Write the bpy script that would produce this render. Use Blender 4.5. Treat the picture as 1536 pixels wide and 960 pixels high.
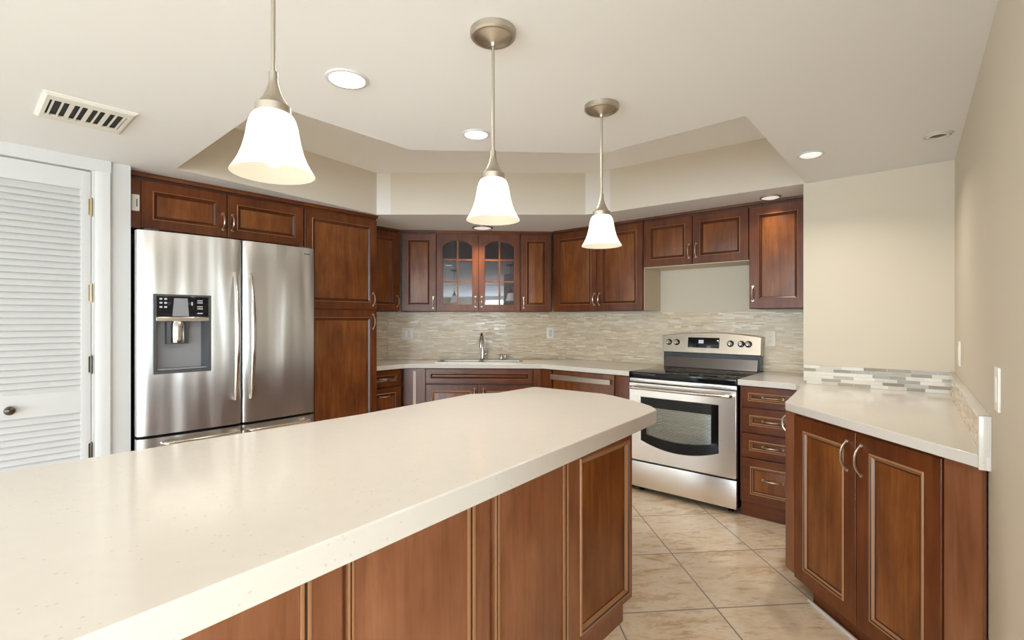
import bpy, bmesh, math, random
from mathutils import Vector, Matrix

# ------------------------------------------------------------------ clear
for o in list(bpy.data.objects):
    bpy.data.objects.remove(o)
SC = bpy.context.scene
COL = SC.collection
R = math.radians
random.seed(7)

# ------------------------------------------------------------------ camera
YAW = R(41.1)
cam_d = bpy.data.cameras.new('camera')
cam = bpy.data.objects.new('camera', cam_d)
COL.objects.link(cam)
cam.location = (0, 0, 1.308)
cam.rotation_euler = (R(90), 0, YAW)
cam_d.sensor_width = 36
cam_d.lens = 735 / 1536 * 36
cam_d.clip_start = 0.02
SC.camera = cam

# ------------------------------------------------------------------ light and exposure
SC.view_settings.view_transform = 'Standard'
SC.view_settings.look = 'None'
SC.view_settings.gamma = 1
SC.view_settings.use_curve_mapping = False
SC.view_settings.exposure = 0.15
SC.cycles.use_denoising = True
SC.cycles.max_bounces = 10
SC.cycles.diffuse_bounces = 6
SC.cycles.glossy_bounces = 5
SC.cycles.transparent_max_bounces = 12
SC.cycles.sample_clamp_indirect = 6
SC.cycles.blur_glossy = 0.4

wd = bpy.data.worlds.new('world')
SC.world = wd
wd.use_nodes = True
wd.node_tree.nodes['Background'].inputs[0].default_value = (0.80, 0.90, 1.0, 1)
wd.node_tree.nodes['Background'].inputs[1].default_value = 2.0

DAY_W = 520.0        # daylight through the rear sliding window
DAY_E = 430.0        # daylight through the side sliding window
DAY_L = 200.0        # fill through the added, unseen left-hand window
PEND_W = 1.2         # each pendant, downwards
CAN_W = 3.2         # each recessed can
PUCK_W = 4.0         # each disc light under the soffit
DOME_W = 4.2         # domed can by the wall block
LIV_W = 20.0         # added, unseen ceiling fixture behind the camera, lifts the ambient light
SHADE_E = 1.25


def area(name, loc, rot, sx, sy, w, col, parent=None, shape='RECTANGLE', spread=180):
    d = bpy.data.lights.new(name, 'AREA')
    d.shape = shape
    d.size = sx
    if shape in ('RECTANGLE', 'ELLIPSE'):
        d.size_y = sy
    d.energy = w
    d.color = col
    d.spread = R(spread)
    o = bpy.data.objects.new(name, d)
    COL.objects.link(o)
    o.location = loc
    o.rotation_euler = rot
    if parent:
        o.parent = parent
    return o


area('window_daylight', (1.2, -7.72, 1.1), (R(90), 0, 0), 6.4, 2.0, DAY_W, (0.72, 0.87, 1.0))
area('window_daylight', (-3.62, -4.7, 1.25), (R(90), 0, R(-90)), 3.6, 1.5, DAY_L, (0.72, 0.87, 1.0))  # added left-hand source, unseen, brightens the right wall and peninsula
area('window_daylight', (6.22, -4.0, 1.1), (R(90), 0, R(90)), 4.8, 2.0, DAY_E, (0.72, 0.87, 1.0))

# ------------------------------------------------------------------ materials


def mat(name, col, rough=0.5, metal=0.0, **kw):
    m = bpy.data.materials.new(name)
    m.use_nodes = True
    b = m.node_tree.nodes['Principled BSDF']
    b.inputs['Base Color'].default_value = (*col, 1)
    b.inputs['Roughness'].default_value = rough
    b.inputs['Metallic'].default_value = metal
    for k, v in kw.items():
        b.inputs[k.replace('_', ' ')].default_value = v
    return m


class NT:
    """small helper to wire node trees"""

    def __init__(s, m):
        s.m = m
        s.t = m.node_tree
        s.n = s.t.nodes
        s.b = s.n['Principled BSDF']

    def link(s, a, b):
        s.t.links.new(a, b)

    def put(s, v, sock):
        if hasattr(v, 'links'):
            s.link(v, sock)
        else:
            sock.default_value = v

    def coord(s, kind='Object'):
        return s.n.new('ShaderNodeTexCoord').outputs[kind]

    def math(s, op, a, b=0.0):
        n = s.n.new('ShaderNodeMath')
        n.operation = op
        s.put(a, n.inputs[0])
        s.put(b, n.inputs[1])
        return n.outputs[0]

    def vmath(s, op, a, b):
        n = s.n.new('ShaderNodeVectorMath')
        n.operation = op
        s.put(a, n.inputs[0])
        s.put(b, n.inputs[1])
        return n.outputs['Value'] if op == 'DOT_PRODUCT' else n.outputs['Vector']

    def noise(s, vec, scale, detail=4, rough=0.5, dist=0.0):
        n = s.n.new('ShaderNodeTexNoise')
        s.link(vec, n.inputs['Vector'])
        n.inputs['Scale'].default_value = scale
        n.inputs['Detail'].default_value = detail
        n.inputs['Roughness'].default_value = rough
        n.inputs['Distortion'].default_value = dist
        return n.outputs['Fac']

    def ramp(s, fac, stops, interp='LINEAR'):
        n = s.n.new('ShaderNodeValToRGB')
        n.color_ramp.interpolation = interp
        e = n.color_ramp.elements
        while len(e) < len(stops):
            e.new(0.5)
        for i, (p, c) in enumerate(stops):
            e[i].position = p
            e[i].color = (*c, 1) if len(c) == 3 else c
        s.link(fac, n.inputs[0])
        return n.outputs[0]

    def mix(s, fac, a, b, mode='MIX'):
        n = s.n.new('ShaderNodeMix')
        n.data_type = 'RGBA'
        n.blend_type = mode
        s.put(fac, n.inputs[0])
        s.put(a if hasattr(a, 'links') else (*a, 1), n.inputs[6])
        s.put(b if hasattr(b, 'links') else (*b, 1), n.inputs[7])
        return n.outputs[2]

    def xyz(s, v):
        n = s.n.new('ShaderNodeSeparateXYZ')
        s.link(v, n.inputs[0])
        return n.outputs

    def comb(s, x, y, z):
        n = s.n.new('ShaderNodeCombineXYZ')
        for i, v in enumerate((x, y, z)):
            s.put(v, n.inputs[i])
        return n.outputs[0]

    def white(s, v):
        n = s.n.new('ShaderNodeTexWhiteNoise')
        n.noise_dimensions = '3D'
        s.link(v, n.inputs['Vector'])
        return n.outputs['Value']

    def bump(s, h, strength, dist=0.002):
        n = s.n.new('ShaderNodeBump')
        n.inputs['Strength'].default_value = strength
        n.inputs['Distance'].default_value = dist
        s.link(h, n.inputs['Height'])
        s.link(n.outputs[0], s.b.inputs['Normal'])


def wood(name, dark, mid, light, horizontal=False, rough=0.33):
    m = mat(name, mid, rough)
    t = NT(m)
    t.b.inputs['Coat Weight'].default_value = 0.12
    t.b.inputs['Specular IOR Level'].default_value = 0.38
    t.b.inputs['Coat Roughness'].default_value = 0.25
    oi = t.n.new('ShaderNodeObjectInfo')
    off = t.math('MULTIPLY', oi.outputs['Random'], 37.0)
    p = t.vmath('ADD', t.coord(), t.comb(off, off, off))
    sc = (1.1, 14, 14) if horizontal else (14, 14, 1.1)
    g = t.noise(t.vmath('MULTIPLY', p, sc), 2.6, 6, 0.6, 0.8)
    blotch = t.noise(t.vmath('MULTIPLY', p, (3, 3, 1.6)), 2.2, 3, 0.55)
    f = t.math('ADD', t.math('MULTIPLY', g, 0.5), t.math('MULTIPLY', blotch, 0.5))
    c = t.ramp(f, [(0.30, dark), (0.5, mid), (0.70, light)])
    t.link(c, t.b.inputs['Base Color'])
    return m


WOOD = wood('cherry_wood', (0.058, 0.0125, 0.003), (0.128, 0.031, 0.0065), (0.190, 0.054, 0.012))
WOODP = wood('cherry_wood_panel', (0.085, 0.0205, 0.004), (0.190, 0.056, 0.0115), (0.300, 0.108, 0.026))
WOODH = wood('cherry_wood_horizontal', (0.058, 0.0125, 0.003), (0.128, 0.031, 0.0065), (0.190, 0.054, 0.012), True)
WOODI = wood('cherry_veneer', (0.155, 0.052, 0.020), (0.245, 0.090, 0.038), (0.320, 0.130, 0.060))
GLAZE = mat('dark_glaze', (0.035, 0.013, 0.006), 0.35)
EDGE = mat('bead_highlight', (0.36, 0.17, 0.075), 0.3)  # light catching the bead edges, put into the colour as paler tan
CARC = mat('carcass_dark', (0.06, 0.02, 0.008), 0.5)
CREAM = mat('cream_laminate', (0.66, 0.55, 0.40), 0.5)
WALL = mat('beige_paint', (0.64, 0.565, 0.445), 0.6)
WHITEP = mat('white_trim_paint', (0.60, 0.585, 0.57), 0.45)
CEIL = mat('ceiling_paint', (0.775, 0.775, 0.785), 0.7)
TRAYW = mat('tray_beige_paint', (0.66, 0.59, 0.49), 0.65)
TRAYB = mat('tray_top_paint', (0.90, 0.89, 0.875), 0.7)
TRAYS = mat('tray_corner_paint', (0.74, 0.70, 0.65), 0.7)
NICKEL = mat('satin_nickel', (0.70, 0.64, 0.55), 0.28, 1.0)
NICKELD = mat('brushed_nickel', (0.50, 0.445, 0.37), 0.40, 1.0)
CHROME = mat('chrome', (0.55, 0.53, 0.51), 0.14, 1.0)
PLASTIC = mat('white_plastic', (0.86, 0.815, 0.745), 0.35)
IVORY = mat('ivory_plastic', (0.70, 0.67, 0.61), 0.4)
BLACK = mat('black_enamel', (0.012, 0.012, 0.013), 0.25)
BGLASS = mat('black_glass', (0.008, 0.008, 0.009), 0.06, Specular_IOR_Level=0.3)
DGREY = mat('dark_grey_plastic', (0.075, 0.075, 0.08), 0.4)
MGREY = mat('grey_plastic', (0.27, 0.27, 0.28), 0.42)
BRASS = mat('antique_brass', (0.42, 0.33, 0.18), 0.35, 1.0)
BRONZE = mat('dark_bronze', (0.10, 0.08, 0.06), 0.3, 0.8)
SLOT = mat('dark_duct', (0.012, 0.011, 0.010), 0.7)
ENAMEL = mat('oven_enamel', (0.50, 0.52, 0.42), 0.4)
ICON = mat('panel_print', (0.55, 0.58, 0.62), 0.5)


def stainless(name, col, rough, aniso_scale, waves=0.0):
    m = mat(name, col, rough, 1.0)
    t = NT(m)
    p = t.coord()
    n = t.noise(t.vmath('MULTIPLY', p, aniso_scale), 8, 2, 0.5)
    r = t.math('ADD', t.math('MULTIPLY', n, 0.03), rough - 0.015)
    t.link(r, t.b.inputs['Roughness'])
    if waves:
        w = t.noise(t.vmath('MULTIPLY', p, (8, 1, 0.9)), 1.0, 1, 0.4)
        t.bump(w, waves, 0.03)
    return m


STEEL = stainless('stainless_steel', (0.84, 0.80, 0.75), 0.28, (1.5, 1.5, 90))
PANELM = stainless('stainless_control_panel', (0.56, 0.49, 0.405), 0.30, (1.5, 1.5, 90))  # same steel, colour darkened to hold down the bright ceiling reflection
STEELF = stainless('stainless_door', (0.60, 0.575, 0.54), 0.30, (40, 40, 1.0), 0.9)
STEELF.node_tree.nodes['Principled BSDF'].inputs['Anisotropic'].default_value = 0.85
SINKM = mat('satin_sink_steel', (0.42, 0.39, 0.35), 0.42, 1.0)
STEELH = mat('polished_steel', (0.70, 0.67, 0.63), 0.18, 1.0)


def quartz():
    m = mat('white_quartz', (0.8, 0.77, 0.72), 0.12)
    t = NT(m)
    p = t.coord()
    v = t.n.new('ShaderNodeTexVoronoi')
    v.inputs['Scale'].default_value = 85
    t.link(p, v.inputs['Vector'])
    w = t.white(t.vmath('MULTIPLY', v.outputs['Position'], (31.0, 31.0, 31.0)))
    spot = t.math('MULTIPLY', t.math('LESS_THAN', v.outputs['Distance'], 0.24), t.math('GREATER_THAN', w, 0.86))
    base = t.ramp(t.noise(p, 26, 5, 0.6), [(0.3, (0.735, 0.69, 0.63)), (0.7, (0.755, 0.71, 0.65))])
    c = t.mix(t.math('MULTIPLY', spot, 0.28), base, (0.42, 0.37, 0.31))
    t.link(c, t.b.inputs['Base Color'])
    t.b.inputs['Specular IOR Level'].default_value = 0.5
    return m


QUARTZ = quartz()


def mosaic(name, rh, w, stops, rough=(0.1, 0.45), grout=(0.58, 0.48, 0.36)):
    m = mat(name, (0.6, 0.5, 0.4), 0.3)
    t = NT(m)
    x, y, z = t.xyz(t.coord())
    rz = t.math('DIVIDE', z, rh)
    row = t.math('FLOOR', rz)
    r1 = t.white(t.comb(row, 3.7, 1.3))
    r2 = t.white(t.comb(row, 9.1, 5.3))
    ww = t.math('MULTIPLY', t.math('ADD', t.math('MULTIPLY', r1, 0.9), 0.6), w)
    u = t.math('ADD', t.math('DIVIDE', x, ww), t.math('MULTIPLY', r2, 7.0))
    col = t.math('FLOOR', u)
    rv = t.white(t.comb(col, row, 2.2))
    c = t.ramp(rv, stops, 'CONSTANT')
    soft = t.noise(t.comb(t.math('MULTIPLY', x, 14), 0.0, t.math('MULTIPLY', z, 160)), 1.0, 3, 0.5)
    c = t.mix(0.25, c, t.ramp(soft, [(0.3, (0.40, 0.33, 0.25)), (0.7, (0.85, 0.80, 0.70))]), 'OVERLAY')
    g = t.math('MAXIMUM', t.math('LESS_THAN', t.math('FRACT', rz), 0.09),
               t.math('LESS_THAN', t.math('MULTIPLY', t.math('FRACT', u), ww), 0.0016))
    t.link(t.mix(g, c, grout), t.b.inputs['Base Color'])
    rv2 = t.white(t.comb(col, row, 8.8))
    t.link(t.math('ADD', t.math('MULTIPLY', rv2, rough[1] - rough[0]), rough[0]), t.b.inputs['Roughness'])
    t.bump(t.math('SUBTRACT', 1.0, g), 0.5, 0.0012)
    return m


MOS_FINE = mosaic('fine_mosaic', 0.0118, 0.08,
                  [(0.0, (0.62, 0.49, 0.345)), (0.2, (0.69, 0.57, 0.42)), (0.42, (0.75, 0.635, 0.485)),
                   (0.62, (0.66, 0.55, 0.42)), (0.85, (0.81, 0.72, 0.59)), (0.96, (0.54, 0.42, 0.30))])
MOS_BIG = mosaic('strip_mosaic', 0.0193, 0.075,
                 [(0.0, (0.40, 0.36, 0.28)), (0.2, (0.66, 0.64, 0.57)), (0.4, (0.52, 0.48, 0.40)),
                  (0.55, (0.24, 0.20, 0.145)), (0.70, (0.70, 0.65, 0.55)), (0.86, (0.33, 0.29, 0.22))],
                 grout=(0.60, 0.56, 0.50))


def floor_tiles():
    m = mat('travertine_tile', (0.6, 0.5, 0.38), 0.3)
    t = NT(m)
    p = t.vmath('SUBTRACT', t.coord(), (-1.133, 2.657, 0.0))
    u = t.vmath('DOT_PRODUCT', p, (1.501, 1.489, 0))
    v = t.vmath('DOT_PRODUCT', p, (1.3835, -1.3228, 0))
    fu, fv = t.math('FRACT', t.math('ADD', u, 0.005)), t.math('FRACT', t.math('ADD', v, 0.005))
    g = t.math('MAXIMUM', t.math('LESS_THAN', fu, 0.015), t.math('LESS_THAN', fv, 0.015))
    cell = t.comb(t.math('FLOOR', u), t.math('FLOOR', v), 0.5)
    rnd = t.white(cell)
    q = t.comb(t.math('ADD', t.math('MULTIPLY', u, 0.9), t.math('MULTIPLY', rnd, 31)),
               t.math('ADD', t.math('MULTIPLY', v, 2.6), t.math('MULTIPLY', rnd, 17)), rnd)
    n1 = t.noise(q, 1.7, 7, 0.62, 0.9)
    n2 = t.noise(q, 9.0, 6, 0.65, 0.4)
    f = t.math('ADD', t.math('MULTIPLY', n1, 0.7), t.math('MULTIPLY', n2, 0.3))
    c = t.ramp(f, [(0.37, (0.58, 0.38, 0.21)), (0.45, (0.80, 0.63, 0.43)), (0.54, (0.88, 0.75, 0.58)),
                   (0.62, (0.70, 0.50, 0.31))])
    c = t.mix(t.math('MULTIPLY', rnd, 0.22), c, (0.82, 0.68, 0.50))
    t.link(t.mix(g, c, (0.30, 0.27, 0.24)), t.b.inputs['Base Color'])
    t.link(t.math('ADD', 0.26, t.math('MULTIPLY', g, 0.5)), t.b.inputs['Roughness'])
    t.bump(t.math('SUBTRACT', 1.0, g), 0.4, 0.002)
    return m


FLOOR = floor_tiles()


def glass_mix(name, tint, transp, rough=0.02):
    m = bpy.data.materials.new(name)
    m.use_nodes = True
    t = m.node_tree
    t.nodes.clear()
    out = t.nodes.new('ShaderNodeOutputMaterial')
    mx = t.nodes.new('ShaderNodeMixShader')
    tr = t.nodes.new('ShaderNodeBsdfTransparent')
    tr.inputs[0].default_value = (*tint, 1)
    gl = t.nodes.new('ShaderNodeBsdfGlossy')
    gl.inputs['Roughness'].default_value = rough
    mx.inputs[0].default_value = 1 - transp
    t.links.new(tr.outputs[0], mx.inputs[1])
    t.links.new(gl.outputs[0], mx.inputs[2])
    t.links.new(mx.outputs[0], out.inputs[0])
    return m


PANE = glass_mix('cabinet_glass', (0.66, 0.72, 0.86), 0.88, 0.02)
WPANE = glass_mix('window_glass', (0.97, 0.98, 0.98), 0.95)
OPANE = glass_mix('oven_glass', (0.78, 0.82, 0.74), 0.80, 0.03)


def emit(name, col, s):
    m = bpy.data.materials.new(name)
    m.use_nodes = True
    b = m.node_tree.nodes['Principled BSDF']
    b.inputs['Base Color'].default_value = (0.8, 0.8, 0.8, 1)
    b.inputs['Roughness'].default_value = 0.3
    b.inputs['Emission Color'].default_value = (*col, 1)
    b.inputs['Emission Strength'].default_value = s
    return m


SHADE = emit('frosted_lit_glass', (1.0, 0.88, 0.70), SHADE_E)
SHADEI = emit('frosted_lit_glass_inside', (1.0, 0.86, 0.62), 0.72)
SHADEI.node_tree.nodes['Principled BSDF'].inputs['Base Color'].default_value = (0.15, 0.14, 0.12, 1)
BULB = emit('lit_bulb', (1.0, 0.92, 0.76), 5)
LENS = emit('lit_lens', (1.0, 0.97, 0.93), 3.5)
LENSP = emit('lit_disc', (1.0, 0.95, 0.87), 0.5)
DISPLAY = emit('display_glow', (0.05, 0.22, 0.45), 0.25)

# ------------------------------------------------------------------ mesh helpers


def box(bm, x0, x1, y0, y1, z0, z1, mi=0, bev=0.0):
    x0, x1 = min(x0, x1), max(x0, x1)
    y0, y1 = min(y0, y1), max(y0, y1)
    z0, z1 = min(z0, z1), max(z0, z1)
    v = [bm.verts.new(p) for p in ((x0, y0, z0), (x1, y0, z0), (x1, y1, z0), (x0, y1, z0),
                                   (x0, y0, z1), (x1, y0, z1), (x1, y1, z1), (x0, y1, z1))]
    fs = []
    for q in ((3, 2, 1, 0), (4, 5, 6, 7), (0, 1, 5, 4), (1, 2, 6, 5), (2, 3, 7, 6), (3, 0, 4, 7)):
        f = bm.faces.new([v[i] for i in q])
        f.material_index = mi
        fs.append(f)
    if bev:
        ed = list({e for f in fs for e in f.edges})
        bmesh.ops.bevel(bm, geom=ed, offset=bev, segments=2, affect='EDGES', profile=0.6)
    return v


def prism(bm, pts, z0, z1, mi=0, axis='z'):
    """polygon (counter-clockwise) extruded; axis says which coordinate z0..z1 runs along"""
    def P(a, b, c):
        return (a, b, c) if axis == 'z' else (a, c, b)   # axis 'y': pts are (x, z)
    n = len(pts)
    lo = [bm.verts.new(P(a, b, z0)) for a, b in pts]
    hi = [bm.verts.new(P(a, b, z1)) for a, b in pts]
    fs = [bm.faces.new(lo[::-1]), bm.faces.new(hi)]
    for i in range(n):
        j = (i + 1) % n
        fs.append(bm.faces.new((lo[i], lo[j], hi[j], hi[i])))
    for f in fs:
        f.material_index = mi
    if axis == 'y':
        bmesh.ops.reverse_faces(bm, faces=fs)
    return fs


def tube(bm, pts, r, seg=10, caps=True, mi=0):
    pts = [Vector(p) for p in pts]
    rs = r if isinstance(r, (list, tuple)) else [r] * len(pts)
    rings = []
    nrm = None
    for i, p in enumerate(pts):
        d = (pts[min(i + 1, len(pts) - 1)] - pts[max(i - 1, 0)]).normalized()
        if nrm is None:
            nrm = d.orthogonal().normalized()
        nrm = (nrm - d * nrm.dot(d)).normalized()
        b = d.cross(nrm)
        rings.append([bm.verts.new(p + (nrm * math.cos(a) + b * math.sin(a)) * rs[i])
                      for a in (2 * math.pi * k / seg for k in range(seg))])
    for a, b in zip(rings, rings[1:]):
        for k in range(seg):
            f = bm.faces.new((a[k], a[(k + 1) % seg], b[(k + 1) % seg], b[k]))
            f.material_index = mi
    if caps:
        bm.faces.new(rings[0][::-1]).material_index = mi
        bm.faces.new(rings[-1]).material_index = mi


def lathe(bm, prof, seg=36, c=(0, 0, 0), M=None, mi=0):
    """profile of (radius, height); revolve about z, then optional matrix"""
    rings = []
    for r, z in prof:
        if r < 1e-6:
            rings.append([bm.verts.new((0, 0, z))])
        else:
            rings.append([bm.verts.new((r * math.cos(2 * math.pi * k / seg), r * math.sin(2 * math.pi * k / seg), z))
                          for k in range(seg)])
    for a, b in zip(rings, rings[1:]):
        for k in range(seg):
            k2 = (k + 1) % seg
            if len(a) == 1 and len(b) == 1:
                continue
            if len(a) == 1:
                f = bm.faces.new((a[0], b[k2], b[k]))
            elif len(b) == 1:
                f = bm.faces.new((a[k], a[k2], b[0]))
            else:
                f = bm.faces.new((a[k], a[k2], b[k2], b[k]))
            f.material_index = mi
    T = Matrix.Translation(c) @ (M if M is not None else Matrix())
    bmesh.ops.transform(bm, matrix=T, verts=[v for r in rings for v in r])


FRONT = Matrix.Rotation(R(90), 4, 'X')      # lathe axis +z  ->  -y (out of a cabinet front)


def BM():
    return bmesh.new()


def obj(name, bm, mats, parent=None, smooth=30, bevel=0.0, loc=None, rz=0.0, fix=True):
    if fix:
        bmesh.ops.recalc_face_normals(bm, faces=bm.faces[:])
    me = bpy.data.meshes.new(name)
    bm.to_mesh(me)
    bm.free()
    for m in (mats if isinstance(mats, (list, tuple)) else [mats]):
        me.materials.append(m)
    if smooth:
        me.polygons.foreach_set('use_smooth', [True] * len(me.polygons))
        me.set_sharp_from_angle(angle=R(smooth))
    o = bpy.data.objects.new(name, me)
    COL.objects.link(o)
    if loc is not None:
        o.location = loc
    o.rotation_euler = (0, 0, rz)
    if parent is not None:
        o.parent = parent
    if bevel:
        b = o.modifiers.new('bevel', 'BEVEL')
        b.width = bevel
        b.segments = 3
        b.limit_method = 'ANGLE'
        b.angle_limit = R(40)
    return o


def tag(o, label=None, cat=None, group=None, kind=None):
    if label:
        o['label'] = label
    if cat:
        o['category'] = cat
    if group:
        o['group'] = group
    if kind:
        o['kind'] = kind
    return o


def thing(name, label, cat, loc=(0, 0, 0), rz=0.0, group=None):
    o = bpy.data.objects.new(name, None)
    o.empty_display_size = 0.1
    COL.objects.link(o)
    o.location = loc
    o.rotation_euler = (0, 0, rz)
    return tag(o, label, cat, group)


def struct(name, bm, mats, label, cat, loc=None, rz=0.0, bevel=0.0, smooth=30, fix=True):
    o = obj(name, bm, mats, None, smooth, bevel, loc, rz, fix)
    return tag(o, label, cat, kind='structure')


def copy_tree(o, parent=None):
    c = o.copy()
    COL.objects.link(c)
    if parent is not None:
        c.parent = parent
        c.matrix_parent_inverse = o.matrix_parent_inverse.copy()
    for ch in [x for x in bpy.data.objects if x.parent == o]:
        copy_tree(ch, c)
    return c


# ------------------------------------------------------------------ cabinet parts (local frame: x right, y into the cabinet, z up)


def ring_loops(bm, rects):
    """rects: list of (x0,x1,z0,z1,y,mi) bridged one to the next; mi is the material of the band before it"""
    prev = None
    for (x0, x1, z0, z1, y, mi) in rects:
        cur = [bm.verts.new(p) for p in ((x0, y, z0), (x1, y, z0), (x1, y, z1), (x0, y, z1))]
        if prev:
            for k in range(4):
                f = bm.faces.new((prev[k], prev[(k + 1) % 4], cur[(k + 1) % 4], cur[k]))
                f.material_index = mi
        prev = cur
    return prev


def bow(bm, a, b, out, r=0.0045, n=12):
    """arched pull between two feet a and b bulging along the vector out"""
    a, b, out = Vector(a), Vector(b), Vector(out)
    pts, rs = [], []
    for i in range(n + 1):
        s = i / n
        k = 1 - abs(2 * s - 1) ** 2.6
        pts.append(a.lerp(b, s) + out * k)
        rs.append(r * (1.35 if i in (0, n) else 1.0))
    tube(bm, pts, rs, 8)
    d = out.normalized()
    for p in (a, b):
        tube(bm, [p - d * 0.001, p + d * 0.003], r * 1.8, 10)


def make_door(parent, x0, x1, z0, z1, handle=None, name='door', stile=0.055, t=0.02, horizontal=False,
              y=0.0, edge=False, panel_mat=None, frame_mat=None, hlen=0.10, hlabel=None):
    """raised-frame door: flat frame, bead, dark glaze groove, recessed panel"""
    s = min(stile, (x1 - x0) * 0.24, (z1 - z0) * 0.28)
    g = 0.0015
    x0, x1, z0, z1 = x0 + g, x1 - g, z0 + g, z1 - g

    def rc(i, d, mi):
        return (x0 + i, x1 - i, z0 + i, z1 - i, y - d, mi)
    bm = BM()
    last = ring_loops(bm, [rc(0, 0.0, 0), rc(0, t - 0.002, 0), rc(0.002, t, 0), rc(s, t, 0),
                           rc(s + 0.003, t + 0.003, 2), rc(s + 0.008, t + 0.003, 2 if edge else 0),
                           rc(s + 0.011, t - 0.001, 1), rc(s + 0.019, t - 0.007, 2 if edge else 0),
                           rc(s + 0.022, t - 0.011, 1)])
    bm.faces.new([bm.verts.new(p) for p in ((x0, y, z0), (x0, y, z1), (x1, y, z1), (x1, y, z0))])
    fm = frame_mat or (WOODH if horizontal else WOOD)
    d = obj(name, bm, [fm, GLAZE, EDGE], parent, 20)
    bm = BM()
    i0 = s + 0.0205
    last = ring_loops(bm, [rc(i0, t - 0.0135, 0), rc(i0, t - 0.0095, 0), rc(i0 + 0.004, t - 0.009, 1),
                           rc(i0 + 0.007, t - 0.0085, 0)])
    bm.faces.new(last)
    obj('door_panel' if name == 'door' else 'front_panel', bm, [panel_mat or WOODP, GLAZE], d, 20)
    if handle:
        bm = BM()
        kind, hx, hz = handle
        if kind == 'v':
            bow(bm, (hx, y - t, hz - hlen / 2), (hx, y - t, hz + hlen / 2), (0, -0.028, 0))
        else:
            bow(bm, (hx - hlen / 2, y - t, hz), (hx + hlen / 2, y - t, hz), (0, -0.028, 0))
        h = obj('handle', bm, NICKEL, d, 40)
        if hlabel:
            h['label'] = hlabel
    return d


def carcass(parent, w, d, z0, z1, name='body', m=CARC, crown=0.0, x0=0.0):
    bm = BM()
    box(bm, x0, x0 + w, 0.0, d, z0, z1)
    o = obj(name, bm, m, parent)
    if crown:
        bm = BM()
        prism(bm, [(-0.028, 0.016), (-0.034, 0.016), (-0.034, crown), (0.02, crown), (0.02, 0.0), (-0.022, 0.0)], x0, x0 + w)
        # profile is (y, z): rotate so the extrusion runs along x
        bmesh.ops.transform(bm, matrix=Matrix(((0, 0, 1, 0), (1, 0, 0, 0), (0, 1, 0, z1 - crown + 0.018), (0, 0, 0, 1))), verts=bm.verts)
        obj('crown_moulding', bm, WOODH, parent, 20)
    return o


# ================================================================== THE SETTING
C = 2.154          # lower ceiling
H = 2.487          # tray ceiling
XL = -3.35         # wall with the louvred door
YB = 4.13          # wall behind the range
XA = -4.15         # back of the fridge alcove
KD = 7.0           # diagonal sink wall: y = x + KD


def wall_x(y):     # the slightly splayed wall on the right
    return 0.061 + 0.034 * (3.49 - y)


bm = BM()
box(bm, -4.4, 6.4, -7.8, 4.4, -0.08, 0)
struct('floor', bm, FLOOR, 'beige travertine floor tiles laid diagonally', 'floor')

# ceiling with the raised tray over the working aisle
bm = BM()
outer = [(-4.4, -7.8), (6.4, -7.8), (6.4, 4.4), (-4.4, 4.4)]
hole = [(-3.22, 0.83), (-1.975, 0.82), (-1.985, 1.50), (-1.295, 2.175), (-0.605, 2.165), (-0.622, 3.485),
        (-1.945, 3.40), (-2.143, 3.353), (-3.321, 2.325), (-3.404, 2.25)]
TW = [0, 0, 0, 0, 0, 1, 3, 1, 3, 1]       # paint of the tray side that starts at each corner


def loop(pts, z):
    vs = [bm.verts.new((x, y, z)) for x, y in pts]
    return vs, [bm.edges.new((vs[i], vs[(i + 1) % len(vs)])) for i in range(len(vs))]


vo, eo = loop(outer, C)
vh, eh = loop(hole, C)
bmesh.ops.triangle_fill(bm, use_beauty=True, edges=eo + eh)
vt = [bm.verts.new((x, y, H)) for x, y in hole]
for i in range(len(hole)):
    j = (i + 1) % len(hole)
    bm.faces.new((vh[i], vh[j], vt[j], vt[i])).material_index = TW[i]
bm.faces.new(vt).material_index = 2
bmesh.ops.recalc_face_normals(bm, faces=bm.faces[:])
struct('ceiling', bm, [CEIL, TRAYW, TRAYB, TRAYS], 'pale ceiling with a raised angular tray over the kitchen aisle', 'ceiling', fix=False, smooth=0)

# left wall, with the opening of the louvred door
bm = BM()
DY0, DY1, DZ = -0.125, 0.499, 2.090
LY0, LY1, LZ0, LZ1 = -6.5, -2.9, 0.5, 2.04
box(bm, XL - 0.12, XL, -7.6, LY0, 0, C)
box(bm, XL - 0.12, XL, LY1, DY0, 0, C)
box(bm, XL - 0.12, XL, LY0, LY1, 0, LZ0)
box(bm, XL - 0.12, XL, LY0, LY1, LZ1, C)
box(bm, XL - 0.12, XL, DY1, 0.652, 0, C)
box(bm, XL - 0.12, XL, DY0, DY1, DZ, C)
struct('wall_left', bm, WHITEP, 'white painted wall around the louvred door', 'wall')
bm = BM()
box(bm, XA - 0.12, XL - 0.1205, 0.54, 0.652, 0, C)
box(bm, XA - 0.12, XA, 0.6525, 2.86, 0, C)
struct('wall_alcove', bm, WALL, 'wall behind the refrigerator and pantry', 'wall')
bm = BM()
LD = math.hypot(-2.87 - (XA), YB - (XA + KD))
box(bm, -0.12, LD + 0.10, 0, 0.12, 0, C)
struct('wall_sink', bm, WALL, 'diagonal wall behind the sink', 'wall', (XA, XA + KD, 0), R(45))
bm = BM()
box(bm, -2.87, -0.60, YB, YB + 0.12, 0, C)
struct('wall_back', bm, WALL, 'beige wall behind the range', 'wall')
bm = BM()
box(bm, -0.638, 0.25, 3.49, 4.25, 0, C)
struct('wall_pier', bm, WALL, 'beige wall block beside the upper cabinet end', 'wall')
bm = BM()
prism(bm, [(wall_x(0.5), 0.5), (0.27, 0.5), (0.27, 3.4895), (wall_x(3.49), 3.4895)], 0, C)
struct('wall_right', bm, WALL, 'beige wall at the right end of the peninsula counter', 'wall')
bm = BM()
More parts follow.
